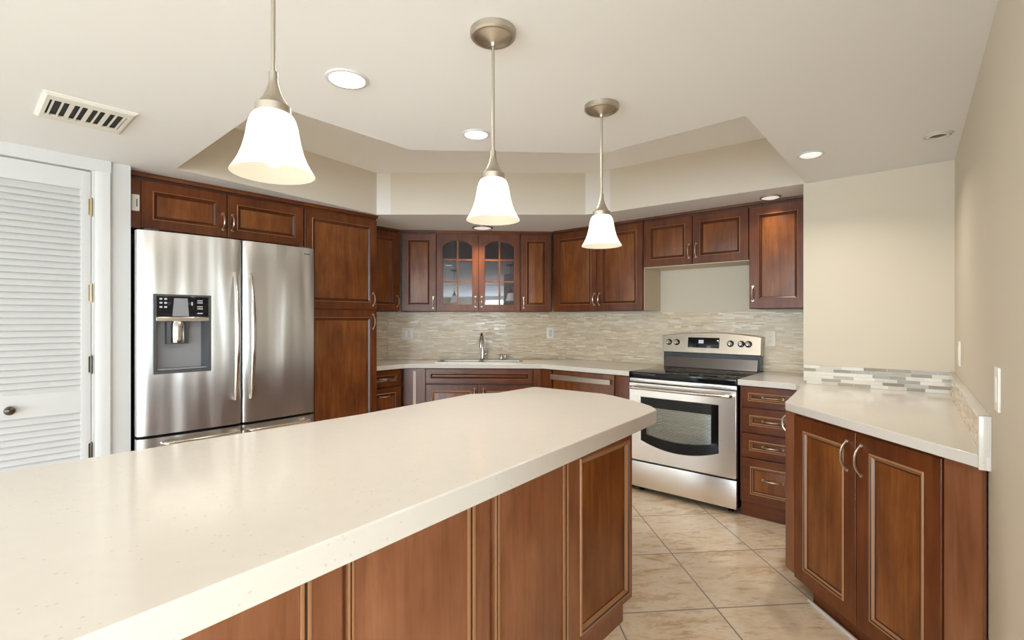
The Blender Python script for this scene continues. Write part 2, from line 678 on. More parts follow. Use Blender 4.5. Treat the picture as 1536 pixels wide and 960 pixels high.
box(bm, 0.2705, 6.1, 0.5, 0.62, 0, C)
struct('wall_dining', bm, WALL, 'beige wall of the living area behind the kitchen', 'wall')
bm = BM()
EY0, EY1, EZ = -6.4, -1.6, 2.06
box(bm, 6.0, 6.12, -7.6, EY0, 0, C)
box(bm, 6.0, 6.12, EY1, 0.4995, 0, C)
box(bm, 6.0, 6.12, EY0, EY1, EZ, C)
struct('wall_east', bm, WALL, 'far side wall of the living area', 'wall')
bm = BM()
WX0, WX1, WZ = -2.0, 4.4, 2.06
box(bm, XL, WX0, -7.62, -7.5, 0, C)
box(bm, WX1, 5.9995, -7.62, -7.5, 0, C)
box(bm, WX0, WX1, -7.62, -7.5, WZ, C)
struct('wall_rear', bm, WALL, 'rear wall of the living area around the sliding window', 'wall')


def window(name, label, a, b, z0, z1, n, rz, loc):
    """framed window; local x along the opening, y through the wall"""
    bm = BM()
    w = b - a
    for k in range(n + 1):
        x = w * k / n
        box(bm, max(0, x - 0.03), min(w, x + 0.03), -0.03, 0.03, z0, z1)
    box(bm, 0, w, -0.028, 0.028, z0, z0 + 0.05)
    box(bm, 0, w, -0.028, 0.028, z1 - 0.05, z1)
    wn = struct(name, bm, WHITEP, label, 'window', loc, rz)
    bm = BM()
    box(bm, 0.01, w - 0.01, -0.002, 0.002, z0 + 0.03, z1 - 0.02)
    obj('pane', bm, WPANE, wn)


window('window_1', 'white framed sliding window at the rear of the living area', WX0, WX1, 0, WZ, 4, 0, (WX0, -7.56, 0))
window('window_2', 'white framed sliding window at the side of the living area', EY0, EY1, 0, EZ, 3, R(90), (6.06, EY0, 0))

window('added_window', 'added unseen white framed window left of the camera', LY0, LY1, LZ0, LZ1, 3, R(90), (XL - 0.06, LY0, 0))  # unseen window, added to let light onto the right wall and peninsula

# door casing
bm = BM()
CW = 0.066
CZ = min(DZ + 0.064, C - 0.0005)
prof = [(0.0, 0.0), (0.0, 0.010), (0.012, 0.016), (0.04, 0.018), (CW - 0.006, 0.020), (CW, 0.016), (CW, 0.0)]
# right jamb casing, left jamb casing, head
for sgn, y0 in ((1, DY1), (-1, DY0)):
    pts = [(XL + d, y0 + sgn * w) for w, d in prof]
    prism(bm, pts, 0, DZ + 0.001)
n0 = len(bm.verts)
box(bm, XL, XL + 0.017, DY0 - CW, DY1 + CW, DZ, CZ)
box(bm, XL - 0.115, XL, DY1 - 0.012, DY1 - 0.0005, 0, DZ)
box(bm, XL - 0.115, XL, DY0 + 0.0005, DY0 + 0.012, 0, DZ)
struct('trim_1', bm, WHITEP, 'white moulded casing around the louvred door', 'trim')

# the louvred closet door (local x along +Y, y into the wall)
dr = BM()
DWd = (DY1 - 0.014) - (DY0 + 0.014)
st = 0.040
RAILS = [(0.012, 0.20), (0.83, 0.945), (1.987, DZ - 0.006)]
box(dr, 0, st, -0.0, 0.034, 0.012, DZ - 0.006, bev=0.002)
box(dr, DWd - st, DWd, -0.0, 0.034, 0.012, DZ - 0.006, bev=0.002)
for a, b in RAILS:
    box(dr, st - 0.002, DWd - st + 0.002, 0.0008, 0.033, a, b)
door = struct('door_1', dr, WHITEP, 'white louvred closet door', 'door', (XL - 0.004, DY0 + 0.014, 0), R(90))
for a, b in ((0.20, 0.83), (0.945, 1.987)):
    bm = BM()
    n = round((b - a) / 0.0316)
    for k in range(n):
        z = a + (b - a) * k / n
        h = (b - a) / n
        prism(bm, [(0.006, z - 0.004), (0.011, z - 0.006), (0.030, z + h * 1.0), (0.025, z + h * 1.0 + 0.002)], st, DWd - st)
    bmesh.ops.transform(bm, matrix=Matrix(((0, 0, 1, 0), (1, 0, 0, 0), (0, 1, 0, 0), (0, 0, 0, 1))), verts=bm.verts)
    box(bm, st, DWd - st, 0.0315, 0.033, a, b)
    obj('louvre_panel', bm, WHITEP, door, 20)
bm = BM()
lathe(bm, [(0.0, 0.042), (0.010, 0.041), (0.0185, 0.036), (0.021, 0.028), (0.018, 0.020), (0.009, 0.014), (0.008, 0.004), (0.018, 0.002), (0.018, -0.001)], 24,
      (0.185 - DY0 - 0.014, 0.0, 0.876), FRONT)
tag(obj('knob', bm, [BRONZE], door, 40), 'dark bronze round knob')
for k, z in enumerate((1.90, 1.45, 1.075, 0.62)):
    bm = BM()
    tube(bm, [(DWd + 0.001, -0.006, z - 0.045), (DWd + 0.001, -0.006, z + 0.045)], 0.0055, 10)
    for q in (-0.047, 0.047):
        tube(bm, [(DWd + 0.001, -0.006, z + q - 0.003), (DWd + 0.001, -0.006, z + q + 0.003)], 0.0035, 8)
    box(bm, DWd - 0.010, DWd + 0.014, -0.0015, -0.0003, z - 0.042, z + 0.042)
    obj('hinge', bm, BRASS if k < 2 else BRONZE, door, 40)

# mosaic backsplashes (local x along the wall, z from the counter)
KT = 0.914
bm = BM()
box(bm, 0.02, LD - 0.004, -0.010, -0.0003, 0, 1.385 - KT)
struct('trim_2', bm, MOS_FINE, 'fine beige mosaic backsplash behind the sink', 'backsplash', (XA, XA + KD, KT + 0.0005), R(45))
bm = BM()
box(bm, 0.0, 0.575, -0.010, -0.0003, 0, 1.385 - KT)
struct('trim_7', bm, MOS_FINE, 'sliver of beige mosaic backsplash beside the pantry', 'backsplash', (XA, 2.2805, KT + 0.0005), R(90))
bm = BM()
box(bm, 0.0, 2.225, -0.010, -0.0003, 0, 1.372 - KT)
struct('trim_3', bm, MOS_FINE, 'fine beige mosaic backsplash behind the range', 'backsplash', (-2.866, YB, KT + 0.0005), 0)
bm = BM()
box(bm, 0.004, 0.685, -0.010, -0.0003, 0, 0.116)
struct('trim_4', bm, MOS_BIG, 'low strip of grey and cream mosaic on the pier', 'backsplash', (-0.638, 3.49, KT + 0.0005), 0)
AW = math.atan2(1.0, -0.034)
bm = BM()
box(bm, 0.027, 1.515, 0.0005, 0.020, 0, 0.101)
sp = struct('trim_5', bm, MOS_FINE, 'low mosaic strip with a white edge on the right wall', 'backsplash', (wall_x(1.955), 1.955, KT + 0.0005), AW)
bm = BM()
box(bm, 0.0, 0.026, 0.0005, 0.028, -0.040, 0.116, bev=0.002)
box(bm, 0.0265, 1.515, 0.0005, 0.026, 0.1015, 0.116, bev=0.002)
tag(obj('edge_cap', bm, QUARTZ, sp), 'white stone edge cap')

# soffit filler over the left cabinets
bm = BM()
box(bm, -3.50, -3.475, 0.653, 2.28, 2.1345, C - 0.0005)
struct('trim_6', bm, CEIL, 'pale filler strip above the left cabinets', 'trim')

# ================================================================== LARGE OBJECTS
# ---------------------------------------------------------------- island
PANELX = -1.03
isl = thing('island_cabinet', 'cherry wood island base with framed panels under the long white counter', 'cabinet', (PANELX, 0.11, 0), R(90))
# local x = world y - 0.11 ; local y = PANELX - world x
ox = 0.11
L_end = 1.955 - ox
bm = BM()
box(bm, 0, L_end, 0.0, 0.66, 0.10, 0.8535)
obj('body', bm, [WOODI], isl)
bm = BM()
box(bm, 0.02, L_end - 0.035, 0.006, 0.60, 0.0, 0.0995)
obj('toe_kick', bm, [WOODI], isl)
# end panel: a full framed panel with a heavy moulding
xa, xb = 1.477 - ox, 1.957 - ox
bm = BM()


def rr(x0, x1, z0, z1, y, mi):
    return (x0, x1, z0, z1, y, mi)


fx0, fx1, fz0, fz1 = 1.545 - ox, 1.932 - ox, 0.125, 0.790
last = ring_loops(bm, [rr(xa, xb, 0.10, 0.853, 0.0, 0), rr(xa, xb, 0.10, 0.853, -0.018, 0), rr(fx0, fx1, fz0, fz1, -0.018, 0),
                       rr(fx0 + 0.003, fx1 - 0.003, fz0 + 0.003, fz1 - 0.003, -0.024, 2),
                       rr(fx0 + 0.010, fx1 - 0.010, fz0 + 0.010, fz1 - 0.010, -0.024, 2),
                       rr(fx0 + 0.013, fx1 - 0.013, fz0 + 0.013, fz1 - 0.013, -0.018, 1),
                       rr(fx0 + 0.026, fx1 - 0.026, fz0 + 0.026, fz1 - 0.026, -0.009, 2),
                       rr(fx0 + 0.030, fx1 - 0.030, fz0 + 0.030, fz1 - 0.030, -0.007, 1)])
p = obj('end_panel', bm, [WOODI, GLAZE, EDGE], isl, 20)
bm = BM()
box(bm, fx0 + 0.028, fx1 - 0.028, -0.0075, -0.001, fz0 + 0.028, fz1 - 0.028)
obj('front_panel', bm, WOODP, p)
# flat panels with beads, from right to left
flats = [(1.080, 1.472, 0.020, 0.034, 0.0), (0.592, 1.060, 0.015, 0.030, 0.062), (0.115, 0.580, 0.015, 0.024, 0.072)]
for (y0, y1, bl, br, stl) in flats:
    x0, x1 = y0 - ox, y1 - ox
    bm = BM()
    box(bm, x0, x1, -0.016, -0.0005, 0.10, 0.853, bev=0.0015)
    p = obj('back_panel', bm, WOODI, isl)
    bm = BM()
    def bead(a, w):
        box(bm, a, a + w * 0.36, -0.022, -0.0163, 0.101, 0.852, bev=0.002)
        box(bm, a + w * 0.40, a + w * 0.60, -0.0195, -0.0163, 0.101, 0.852, mi=1)
        box(bm, a + w * 0.64, a + w, -0.022, -0.0163, 0.101, 0.852, bev=0.002)
    bead(x0 + 0.001, bl)
    bead(x1 - stl - br - 0.001, br)
    obj('bead_moulding', bm, [EDGE, GLAZE], p)
bm = BM()
outline = [(-0.800, 0.09), (-0.935, 2.035), (-0.952, 2.065), (-1.00, 2.115), (-1.07, 2.165), (-1.18, 2.226), (-1.27, 2.268),
           (-1.36, 2.297), (-1.625, 2.281), (-1.785, 2.272), (-1.805, 2.25), (-1.805, 1.955), (-1.885, 1.820),
           (-1.825, 1.121), (-1.838, 0.0), (-0.90, 0.0)]
prism(bm, outline, 0.854, 0.914)
tag(obj('island_countertop', bm, QUARTZ, None, 30, 0.004), 'long cream white stone slab with a clipped far corner on the island', 'countertop')

# ---------------------------------------------------------------- perimeter counters
CE = 0.038
bm = BM()
A_, B_ = Vector((-3.60, 2.70)), Vector((-2.64, 3.47))
outl = [(-3.60, 2.2805), (-3.60, 2.64), (-3.592, 2.685), (-3.56, 2.732), (-2.665, 3.45), (-2.63, 3.455), (-1.803, 3.44), (-1.803, YB - 0.011),
        (-2.866, YB - 0.011), (XA + 0.005 + 0.0, XA + KD - 0.012), (XA + 0.004, 2.2805)]
# cut-out for the sink is made below as two slabs would show a joint: keep a real hole
dg = (B_ - A_).normalized()
nn = Vector((-dg.y, dg.x))
ANG = math.atan2(dg.y, dg.x)
sk0 = A_ + dg * 0.225 + nn * 0.125


def sk(u, v):
    return sk0 + dg * u + nn * v


SW, SD = 0.80, 0.30
holep = [sk(0.02, 0.02), sk(SW - 0.02, 0.02), sk(SW - 0.02, SD - 0.02), sk(0.02, SD - 0.02)]
rings = []
for z in (KT - CE, KT):
    v1 = [bm.verts.new((x, y, z)) for x, y in outl]
    v2 = [bm.verts.new((p.x, p.y, z)) for p in holep]
    e = [bm.edges.new((v[i], v[(i + 1) % len(v)])) for v in (v1, v2) for i in range(len(v))]
    bmesh.ops.triangle_fill(bm, use_beauty=True, edges=e)
    rings.append((v1, v2))
for k in (0, 1):
    lo, hi = rings[0][k], rings[1][k]
    for i in range(len(lo)):
        j = (i + 1) % len(lo)
        bm.faces.new((lo[i], lo[j], hi[j], hi[i]))
tag(obj('sink_countertop', bm, QUARTZ, None, 30, 0.003), 'cream stone counter wrapping the corner from the pantry past the sink to the range', 'countertop')
bm = BM()
prism(bm, [(-1.012, 3.44), (-0.72, 3.432), (-0.665, 3.415), (-0.6405, 3.375), (-0.6405, YB - 0.011), (-1.012, YB - 0.011)], KT - CE, KT)
tag(obj('range_side_countertop', bm, QUARTZ, None, 30, 0.003), 'short cream stone counter between the range and the wall block', 'countertop')
bm = BM()
outr = [(-0.640, 3.372), (-0.632, 3.355), (-0.608, 3.20), (-0.585, 2.95), (-0.566, 2.72), (-0.562, 2.65), (-0.550, 2.622),
        (0.1005, 1.9545), (wall_x(1.9545) - 0.001, 1.9545), (wall_x(3.4885) - 0.001, 3.4885), (-0.640, 3.4885)]
prism(bm, outr, KT - CE, KT)
tag(obj('peninsula_countertop', bm, QUARTZ, None, 30, 0.003), 'cream stone counter widening into the angled peninsula under the wall block', 'countertop')

# ---------------------------------------------------------------- refrigerator
FX, FY0, FY1 = -3.245, 0.664, 1.667
fr = thing('refrigerator', 'large stainless steel french door refrigerator with water dispenser', 'refrigerator', (FX, FY0, 0), R(90))
FW = FY1 - FY0
FT = 1.80
SPL = 0.523          # split between the doors
FB = 0.672           # underside of the doors
bm = BM()
box(bm, 0.004, FW - 0.004, 0.085, 0.86, 0.03, FT - 0.012, bev=0.004)
obj('body', bm, BLACK, fr)
for x in (0.06, FW - 0.06):
    for y in (0.15, 0.78):
        bm = BM()
        lathe(bm, [(0.0, 0.0), (0.022, 0.0), (0.022, 0.012), (0.012, 0.014), (0.012, 0.032), (0, 0.032)], 14, (x, y, 0))
        obj('foot', bm, DGREY, fr, 40)
bm = BM()
box(bm, 0.02, FW - 0.02, 0.06, 0.10, 0.012, 0.075)
obj('foot_grille', bm, DGREY, fr)
for x in (0.035, FW - 0.10):
    bm = BM()
    box(bm, x, x + 0.065, 0.03, 0.15, FT - 0.0115, FT + 0.012, bev=0.004)
    obj('hinge_cover', bm, DGREY, fr)


def curve_y(x, x0, x1):
    """contour of a door front between x0 and x1: whole front bows outward a little, edges rolled"""
    u = (x / FW) * 2 - 1
    bowy = -0.026 * (1 - u * u)
    e = min(x - x0, x1 - x)
    rr_ = 0.055
    roll = 0.0
    if e < rr_:
        roll = 0.016 * (1 - math.sqrt(max(0.0, 1 - ((rr_ - e) / rr_) ** 2)))
    return bowy + roll + 0.026


def slab(name, x0, x1, z0, z1, mats, hole=None, depth=0.078):
    """contoured door front as a grid, with an optional rectangular hole"""
    bm = BM()
    xs = [x0 + 0.055 * (1 - math.cos(math.pi / 2 * k / 10)) for k in range(11)]
    xs += [x0 + 0.055 + (x1 - x0 - 0.110) * k / 24 for k in range(1, 24)]
    xs += [x1 - 0.055 * (1 - math.sin(math.pi / 2 * k / 10)) for k in range(11)]
    zs = [z0, z1]
    if hole:
        xs = [x for x in xs if abs(x - hole[0]) > 0.006 and abs(x - hole[1]) > 0.006] + [hole[0], hole[1]]
        zs = [z0, hole[2], hole[3], z1]
    xs.sort()
    V = {}
    for i, x in enumerate(xs):
        for j, z in enumerate(zs):
            V[i, j] = bm.verts.new((x, curve_y(x, x0, x1), z))
    for i in range(len(xs) - 1):
        for j in range(len(zs) - 1):
            if hole and hole[0] - 1e-6 <= xs[i] and xs[i + 1] <= hole[1] + 1e-6 and j == 1:
                continue
            bm.faces.new((V[i, j], V[i + 1, j], V[i + 1, j + 1], V[i, j + 1]))
    m = len(zs) - 1
    bl = [bm.verts.new((x, depth, z)) for x, z in ((x0, z0), (x1, z0), (x1, z1), (x0, z1))]
    n = len(xs) - 1
    bm.faces.new([V[i, 0] for i in range(n + 1)] + [bl[1], bl[0]]).material_index = 1
    bm.faces.new([V[i, m] for i in range(n, -1, -1)] + [bl[3], bl[2]]).material_index = 1
    bm.faces.new([V[0, j] for j in range(m, -1, -1)] + [bl[0], bl[3]])
    bm.faces.new([V[n, j] for j in range(m + 1)] + [bl[2], bl[1]])
    bm.faces.new(bl[::-1]).material_index = 1
    return obj(name, bm, mats, fr, 35)


def bow_bar(parent, x, z0, z1, y0, out):
    """tapered, bowed vertical refrigerator handle"""
    bm = BM()
    n = 22
    prev = None
    for i in range(n + 1):
        s = i / n
        k = math.sin(math.pi * s) ** 0.8
        w = 0.006 + 0.008 * math.sin(math.pi * s) ** 0.7
        yo = y0 - 0.010 - out * k
        z = z0 + (z1 - z0) * s
        cur = [bm.verts.new((x + a * w, yo + b, z)) for a, b in
               ((-1, 0.010), (-1.0, 0.0), (-0.7, -0.006), (0, -0.009), (0.7, -0.006), (1.0, 0.0), (1, 0.010), (0, 0.013))]
        if prev:
            for q in range(8):
                bm.faces.new((prev[q], prev[(q + 1) % 8], cur[(q + 1) % 8], cur[q]))
        else:
            bm.faces.new(cur[::-1])
        prev = cur
    bm.faces.new(prev)
    for z in (z0 + 0.012, z1 - 0.012):
        box(bm, x - 0.006, x + 0.006, y0 - 0.012, y0 + 0.004, z - 0.010, z + 0.010)
    return obj('handle', bm, STEELH, parent, 50)


HX0, HX1, HZ0, HZ1 = 0.072, 0.347, 1.012, 1.448
ld = slab('door', 0.0, SPL - 0.004, FB, FT, [STEELF, DGREY], (HX0, HX1, HZ0, HZ1))
rd = slab('door', SPL + 0.004, FW, FB, FT, [STEELF, DGREY])
bow_bar(ld, SPL - 0.045, 0.82, 1.60, 0.002, 0.052)
bow_bar(rd, SPL + 0.045, 0.82, 1.60, 0.002, 0.052)
bm = BM()
box(bm, FW - 0.085, FW - 0.040, curve_y(FW - 0.06, SPL, FW) - 0.002, curve_y(FW - 0.06, SPL, FW) + 0.001, FT - 0.045, FT - 0.038)
tag(obj('badge', bm, DGREY, rd), 'small dark badge line')
# dispenser
bm = BM()
fy = 0.006
dpt = 0.074
ring_loops(bm, [(HX0 - 0.004, HX1 + 0.004, HZ0 - 0.004, HZ1 + 0.004, fy + 0.012, 0), (HX0 - 0.004, HX1 + 0.004, HZ0 - 0.004, HZ1 + 0.004, fy - 0.004, 0),
                (HX0 + 0.010, HX1 - 0.010, HZ0 + 0.012, HZ1 - 0.006, fy - 0.004, 0), (HX0 + 0.013, HX1 - 0.013, HZ0 + 0.015, HZ1 - 0.009, fy + 0.004, 0),
                (HX0 + 0.020, HX1 - 0.028, HZ0 + 0.024, HZ1 - 0.012, dpt, 0)])
box(bm, HX0 + 0.018, HX1 - 0.018, dpt, dpt + 0.001, HZ0 + 0.02, HZ1 - 0.01, mi=1)
box(bm, HX0 + 0.016, HX1 - 0.016, 0.015, dpt - 0.001, HZ0 + 0.014, HZ0 + 0.024, mi=1)
dsp = obj('dispenser', bm, [DGREY, MGREY], ld, 30)
bm = BM()
PZ = 1.325
box(bm, HX0 + 0.010, HX1 - 0.010, fy - 0.003, 0.06, PZ, HZ1 - 0.007, bev=0.002)
cp = obj('control_panel', bm, BGLASS, dsp)
bm = BM()
box(bm, HX0 + 0.008, HX1 - 0.008, fy - 0.005, 0.058, PZ - 0.024, PZ - 0.0005, bev=0.002)
tag(obj('trim_bar', bm, STEELH, dsp), 'silver trim bar')
for (cx_, cz_) in ((0.024, 0.100), (0.046, 0.100), (0.024, 0.078), (0.046, 0.078), (0.024, 0.055), (0.046, 0.055)):
    bm = BM()
    box(bm, HX0 + cx_, HX0 + cx_ + 0.013, fy - 0.0036, fy - 0.0031, PZ + cz_ - 0.004, PZ + cz_ + 0.005)
    obj('button_icon', bm, ICON, cp)
for cz_ in (0.095, 0.083, 0.060, 0.048, 0.022):
    bm = BM()
    box(bm, HX1 - 0.068, HX1 - 0.040, fy - 0.0036, fy - 0.0031, PZ + cz_ - 0.003, PZ + cz_ + 0.002)
    obj('display_line', bm, ICON, cp)
bm = BM()
box(bm, HX1 - 0.098, HX1 - 0.091, fy - 0.0036, fy - 0.0031, PZ + 0.066, PZ + 0.086)
obj('button_icon', bm, ICON, cp)
bm = BM()
prism(bm, [(HX0 + 0.084, PZ + 0.004), (HX0 + 0.165, PZ + 0.004), (HX0 + 0.158, PZ + 0.106), (HX0 + 0.092, PZ + 0.106)], fy - 0.005, fy - 0.0031, axis='y')
tag(obj('panel_screen', bm, MGREY, cp), 'grey blank centre of the control panel')
bm = BM()
lathe(bm, [(0.0, 0.0), (0.036, 0.0), (0.038, 0.01), (0.038, 0.10), (0.030, 0.125), (0, 0.125)], 28, (HX0 + 0.118, 0.036, 1.180))
tag(obj('ice_chute', bm, CHROME, dsp, 40), 'shiny round ice chute')
bm = BM()
box(bm, HX0 + 0.064, HX0 + 0.172, 0.030, dpt - 0.001, 1.172, 1.300, bev=0.004)
obj('nozzle_housing', bm, DGREY, dsp)
# freezer drawers
for x0, x1 in ((0.0, SPL - 0.003), (SPL + 0.003, FW)):
    fd = slab('freezer_door', x0, x1, 0.085, FB - 0.016, [STEELF, DGREY])
    bm = BM()
    a, b = (x0 + 0.11, x1 - 0.02) if x0 < 0.1 else (x0 + 0.03, x1 - 0.06)
    pts = [(a, 0.004, 0.626), (a + 0.004, -0.038, 0.628)]
    pts += [(a + 0.01 + (b - a - 0.02) * k / 10, -0.042 - 0.010 * math.sin(math.pi * k / 10), 0.628) for k in range(11)]
    pts += [(b - 0.004, -0.038, 0.628), (b, 0.004, 0.626)]
    tube(bm, pts, 0.011, 10)
    obj('handle', bm, STEELH, fd, 50)

# ---------------------------------------------------------------- range
RX0, RX1, RY = -1.797, -1.017, 3.432
rg = thing('range', 'stainless steel electric range with black glass cooktop', 'stove', (RX0, RY, 0), 0)
RW = RX1 - RX0
bm = BM()
box(bm, 0.004, RW - 0.004, 0.035, 0.665, 0.035, 0.262)
box(bm, 0.004, 0.06, 0.035, 0.62, 0.2625, 0.872)
box(bm, RW - 0.06, RW - 0.004, 0.035, 0.62, 0.2625, 0.872)
box(bm, 0.06, RW - 0.06, 0.45, 0.62, 0.2625, 0.872)
box(bm, 0.06, RW - 0.06, 0.035, 0.45, 0.80, 0.872)
obj('body', bm, BLACK, rg)
for x in (0.06, RW - 0.06):
    for y in (0.09, 0.60):
        bm = BM()
        lathe(bm, [(0, 0), (0.02, 0), (0.02, 0.01), (0.011, 0.012), (0.011, 0.036), (0, 0.036)], 14, (x, y, 0))
        obj('foot', bm, BLACK, rg, 40)
bm = BM()                                       # storage drawer
box(bm, 0.0, RW, 0.0, 0.034, 0.046, 0.236, bev=0.004)
obj('drawer', bm, STEEL, rg)
# oven door with the window opening
bm = BM()
ZD0, ZD1 = 0.247, 0.832
wx0, wx1 = 0.095, RW - 0.115


def win_outline(x0, x1, zt, zb, sag, n=14):
    pts = [(x0, zt), (x0, zb)]
    for k in range(1, n):
        s = k / n
        pts.append((x0 + (x1 - x0) * s, zb - sag * (1 - (2 * s - 1) ** 2)))
    pts += [(x1, zb), (x1, zt)]
    return pts


def plate_with_hole(bm, outer, hole, y0, y1, mi=0):
    R_ = []
    for y in (y0, y1):
        v1 = [bm.verts.new((a, y, b)) for a, b in outer]
        v2 = [bm.verts.new((a, y, b)) for a, b in hole]
        e = [bm.edges.new((v[i], v[(i + 1) % len(v)])) for v in (v1, v2) for i in range(len(v))]
        r = bmesh.ops.triangle_fill(bm, use_beauty=True, edges=e)
        for g in r['geom']:
            if isinstance(g, bmesh.types.BMFace):
                g.material_index = mi
        R_.append((v1, v2))
    for k in (0, 1):
        lo, hi = R_[0][k], R_[1][k]
        for i in range(len(lo)):
            j = (i + 1) % len(lo)
            bm.faces.new((lo[i], lo[j], hi[j], hi[i])).material_index = mi


w_out = win_outline(wx0, wx1, 0.728, 0.400, 0.055)
w_in = win_outline(wx0 + 0.042, wx1 - 0.050, 0.655, 0.452, 0.030)
plate_with_hole(bm, [(0, ZD0), (RW, ZD0), (RW, ZD1), (0, ZD1)], w_out, 0.0, 0.034)
od = obj('oven_door', bm, STEEL, rg, 25, 0.003)
bm = BM()
plate_with_hole(bm, [(a, b) for a, b in win_outline(wx0 + 0.001, wx1 - 0.001, 0.727, 0.401, 0.055)], w_in, 0.001, 0.030)
ow = obj('window_frame', bm, BGLASS, od, 25)
bm = BM()
prism(bm, win_outline(wx0 + 0.0425, wx1 - 0.0505, 0.6545, 0.4525, 0.030), 0.004, 0.007, axis='y')
obj('window_glass', bm, OPANE, od, 25)
bm = BM()                                       # oven cavity behind the glass
x0, x1, y0, y1, z0, z1 = 0.062, RW - 0.062, 0.036, 0.445, 0.2635, 0.795
v = {(i, j, k): bm.verts.new(((x0, x1)[i], (y0, y1)[j], (z0, z1)[k])) for i in (0, 1) for j in (0, 1) for k in (0, 1)}
for q in (((0, 0, 0), (1, 0, 0), (1, 1, 0), (0, 1, 0)), ((0, 0, 1), (0, 1, 1), (1, 1, 1), (1, 0, 1)),
          ((0, 1, 0), (1, 1, 0), (1, 1, 1), (0, 1, 1)), ((0, 0, 0), (0, 1, 0), (0, 1, 1), (0, 0, 1)), ((1, 0, 0), (1, 0, 1), (1, 1, 1), (1, 1, 0))):
    bm.faces.new([v[a] for a in q])
cav = obj('oven_cavity', bm, ENAMEL, rg, 0, fix=False)
for z in (0.40, 0.50, 0.60):
    bm = BM()
    for k in range(16):
        x = 0.085 + (RW - 0.17) * k / 15
        tube(bm, [(x, 0.06, z), (x, 0.43, z)], 0.0022, 6)
    for y in (0.06, 0.25, 0.43):
        tube(bm, [(0.064, y, z), (RW - 0.064, y, z)], 0.0032, 6)
    obj('oven_rack', bm, CHROME, cav, 40)
bm = BM()                                       # towel-bar handle
pts = [(0.030, -0.002, 0.798), (0.030, -0.040, 0.800)] + [(0.03 + (RW - 0.06) * k / 12, -0.046 - 0.010 * math.sin(math.pi * k / 12), 0.800) for k in range(13)] + \
      [(RW - 0.030, -0.040, 0.800), (RW - 0.030, -0.002, 0.798)]
tube(bm, pts, 0.0125, 12)
obj('handle', bm, STEELH, od, 50)
bm = BM()
box(bm, 0.0, RW, 0.006, 0.034, 0.838, 0.866, bev=0.003)
obj('vent_trim', bm, STEEL, rg)
bm = BM()                                       # cooktop
box(bm, -0.002, RW + 0.002, -0.004, 0.60, 0.8725, 0.916, bev=0.006)
ct = obj('cooktop', bm, BGLASS, rg)
for (x, y, r) in ((0.20, 0.17, 0.105), (0.57, 0.17, 0.085), (0.20, 0.43, 0.075), (0.57, 0.43, 0.105)):
    bm = BM()
    lathe(bm, [(r - 0.003, 0.0), (r - 0.003, 0.0005), (r, 0.0005), (r, 0.0)], 40, (x, y, 0.9161))
    obj('burner_ring', bm, DGREY, ct, 0)
# backguard: dark lower panel and arched steel control panel
bm = BM()
box(bm, 0.012, RW - 0.004, 0.600, 0.665, 0.30, 1.035)
bg = obj('backguard', bm, BLACK, rg)
bm = BM()
prism(bm, [(0.575, 0.9165), (0.600, 1.000), (0.604, 1.000), (0.6, 0.9165)], 0.022, RW - 0.022)
bmesh.ops.transform(bm, matrix=Matrix(((0, 0, 1, 0), (1, 0, 0, 0), (0, 1, 0, 0), (0, 0, 0, 1))), verts=bm.verts)
tag(obj('vent_panel', bm, mat('dark_brushed_steel', (0.20, 0.19, 0.185), 0.3, 1.0), bg), 'dark brushed steel strip')
bm = BM()
arch = [(0.0, 1.038), (RW + 0.002, 1.038), (RW + 0.002, 1.178)]
arch += [(RW + 0.002 - (RW + 0.002) * k / 16, 1.178 + 0.030 * (1 - (2 * k / 16 - 1) ** 2)) for k in range(1, 16)] + [(0.0, 1.178)]
prism(bm, arch, 0.585, 0.668, axis='y')
TILT = Matrix.Translation((0, 0.585, 1.038)) @ Matrix.Rotation(R(-9), 4, 'X') @ Matrix.Translation((0, -0.585, -1.038))


def tilt(bm):
    bmesh.ops.transform(bm, matrix=TILT, verts=bm.verts)


tilt(bm)
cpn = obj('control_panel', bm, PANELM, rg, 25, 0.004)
bm = BM()
box(bm, 0.222, 0.475, 0.5835, 0.5865, 1.082, 1.166, bev=0.001)
tilt(bm)
dsp2 = obj('display', bm, BGLASS, cpn)
bm = BM()
box(bm, 0.310, 0.350, 0.5828, 0.5833, 1.118, 1.146)
tilt(bm)
obj('display_digits', bm, DISPLAY, dsp2)
for (x, z) in ((0.060, 1.122), (0.128, 1.122), (0.560, 1.122), (0.640, 1.122), (0.692, 1.122)):
    bm = BM()
    lathe(bm, [(0.026, 0.0), (0.026, 0.006), (0.022, 0.010), (0.0, 0.010)], 26, (x, 0.5848, z), FRONT, 0)
    tilt(bm)
    k = obj('knob', bm, BLACK, cpn, 40)
    bm = BM()
    lathe(bm, [(0.019, 0.0102), (0.0175, 0.028), (0.013, 0.032), (0.0, 0.032)], 24, (x, 0.5848, z), FRONT)
    box(bm, x - 0.004, x + 0.004, 0.5848 - 0.036, 0.5848 - 0.030, z - 0.015, z + 0.015, bev=0.001)
    tilt(bm)
    tag(obj('knob_cap', bm, CHROME, k, 40), 'silver knob face')

# ================================================================== UPPER CABINETS
ZU0, ZU1 = 1.388, 2.134
CX = -3.46     # carcass front of the left-hand tall units (doors 20 mm proud)
# over the refrigerator
ca = thing('wall_cabinet', 'wide low two-door cherry cabinet above the refrigerator', 'cabinet', (CX, 0.655, 1.83), R(90))
wA = 1.670 - 0.655
carcass(ca, wA, 0.66, 0.0, ZU1 - 1.83, crown=0.022)
bm = BM()
box(bm, 0.0, 0.060, -0.019, -0.0005, 0.002, 0.282)
obj('filler', bm, WOOD, ca)
make_door(ca, 0.061, 0.512, 0.004, 0.284, ('v', 0.487, 0.105), hlen=0.10)
make_door(ca, 0.514, wA - 0.002, 0.004, 0.284, ('v', 0.542, 0.105), hlen=0.10)
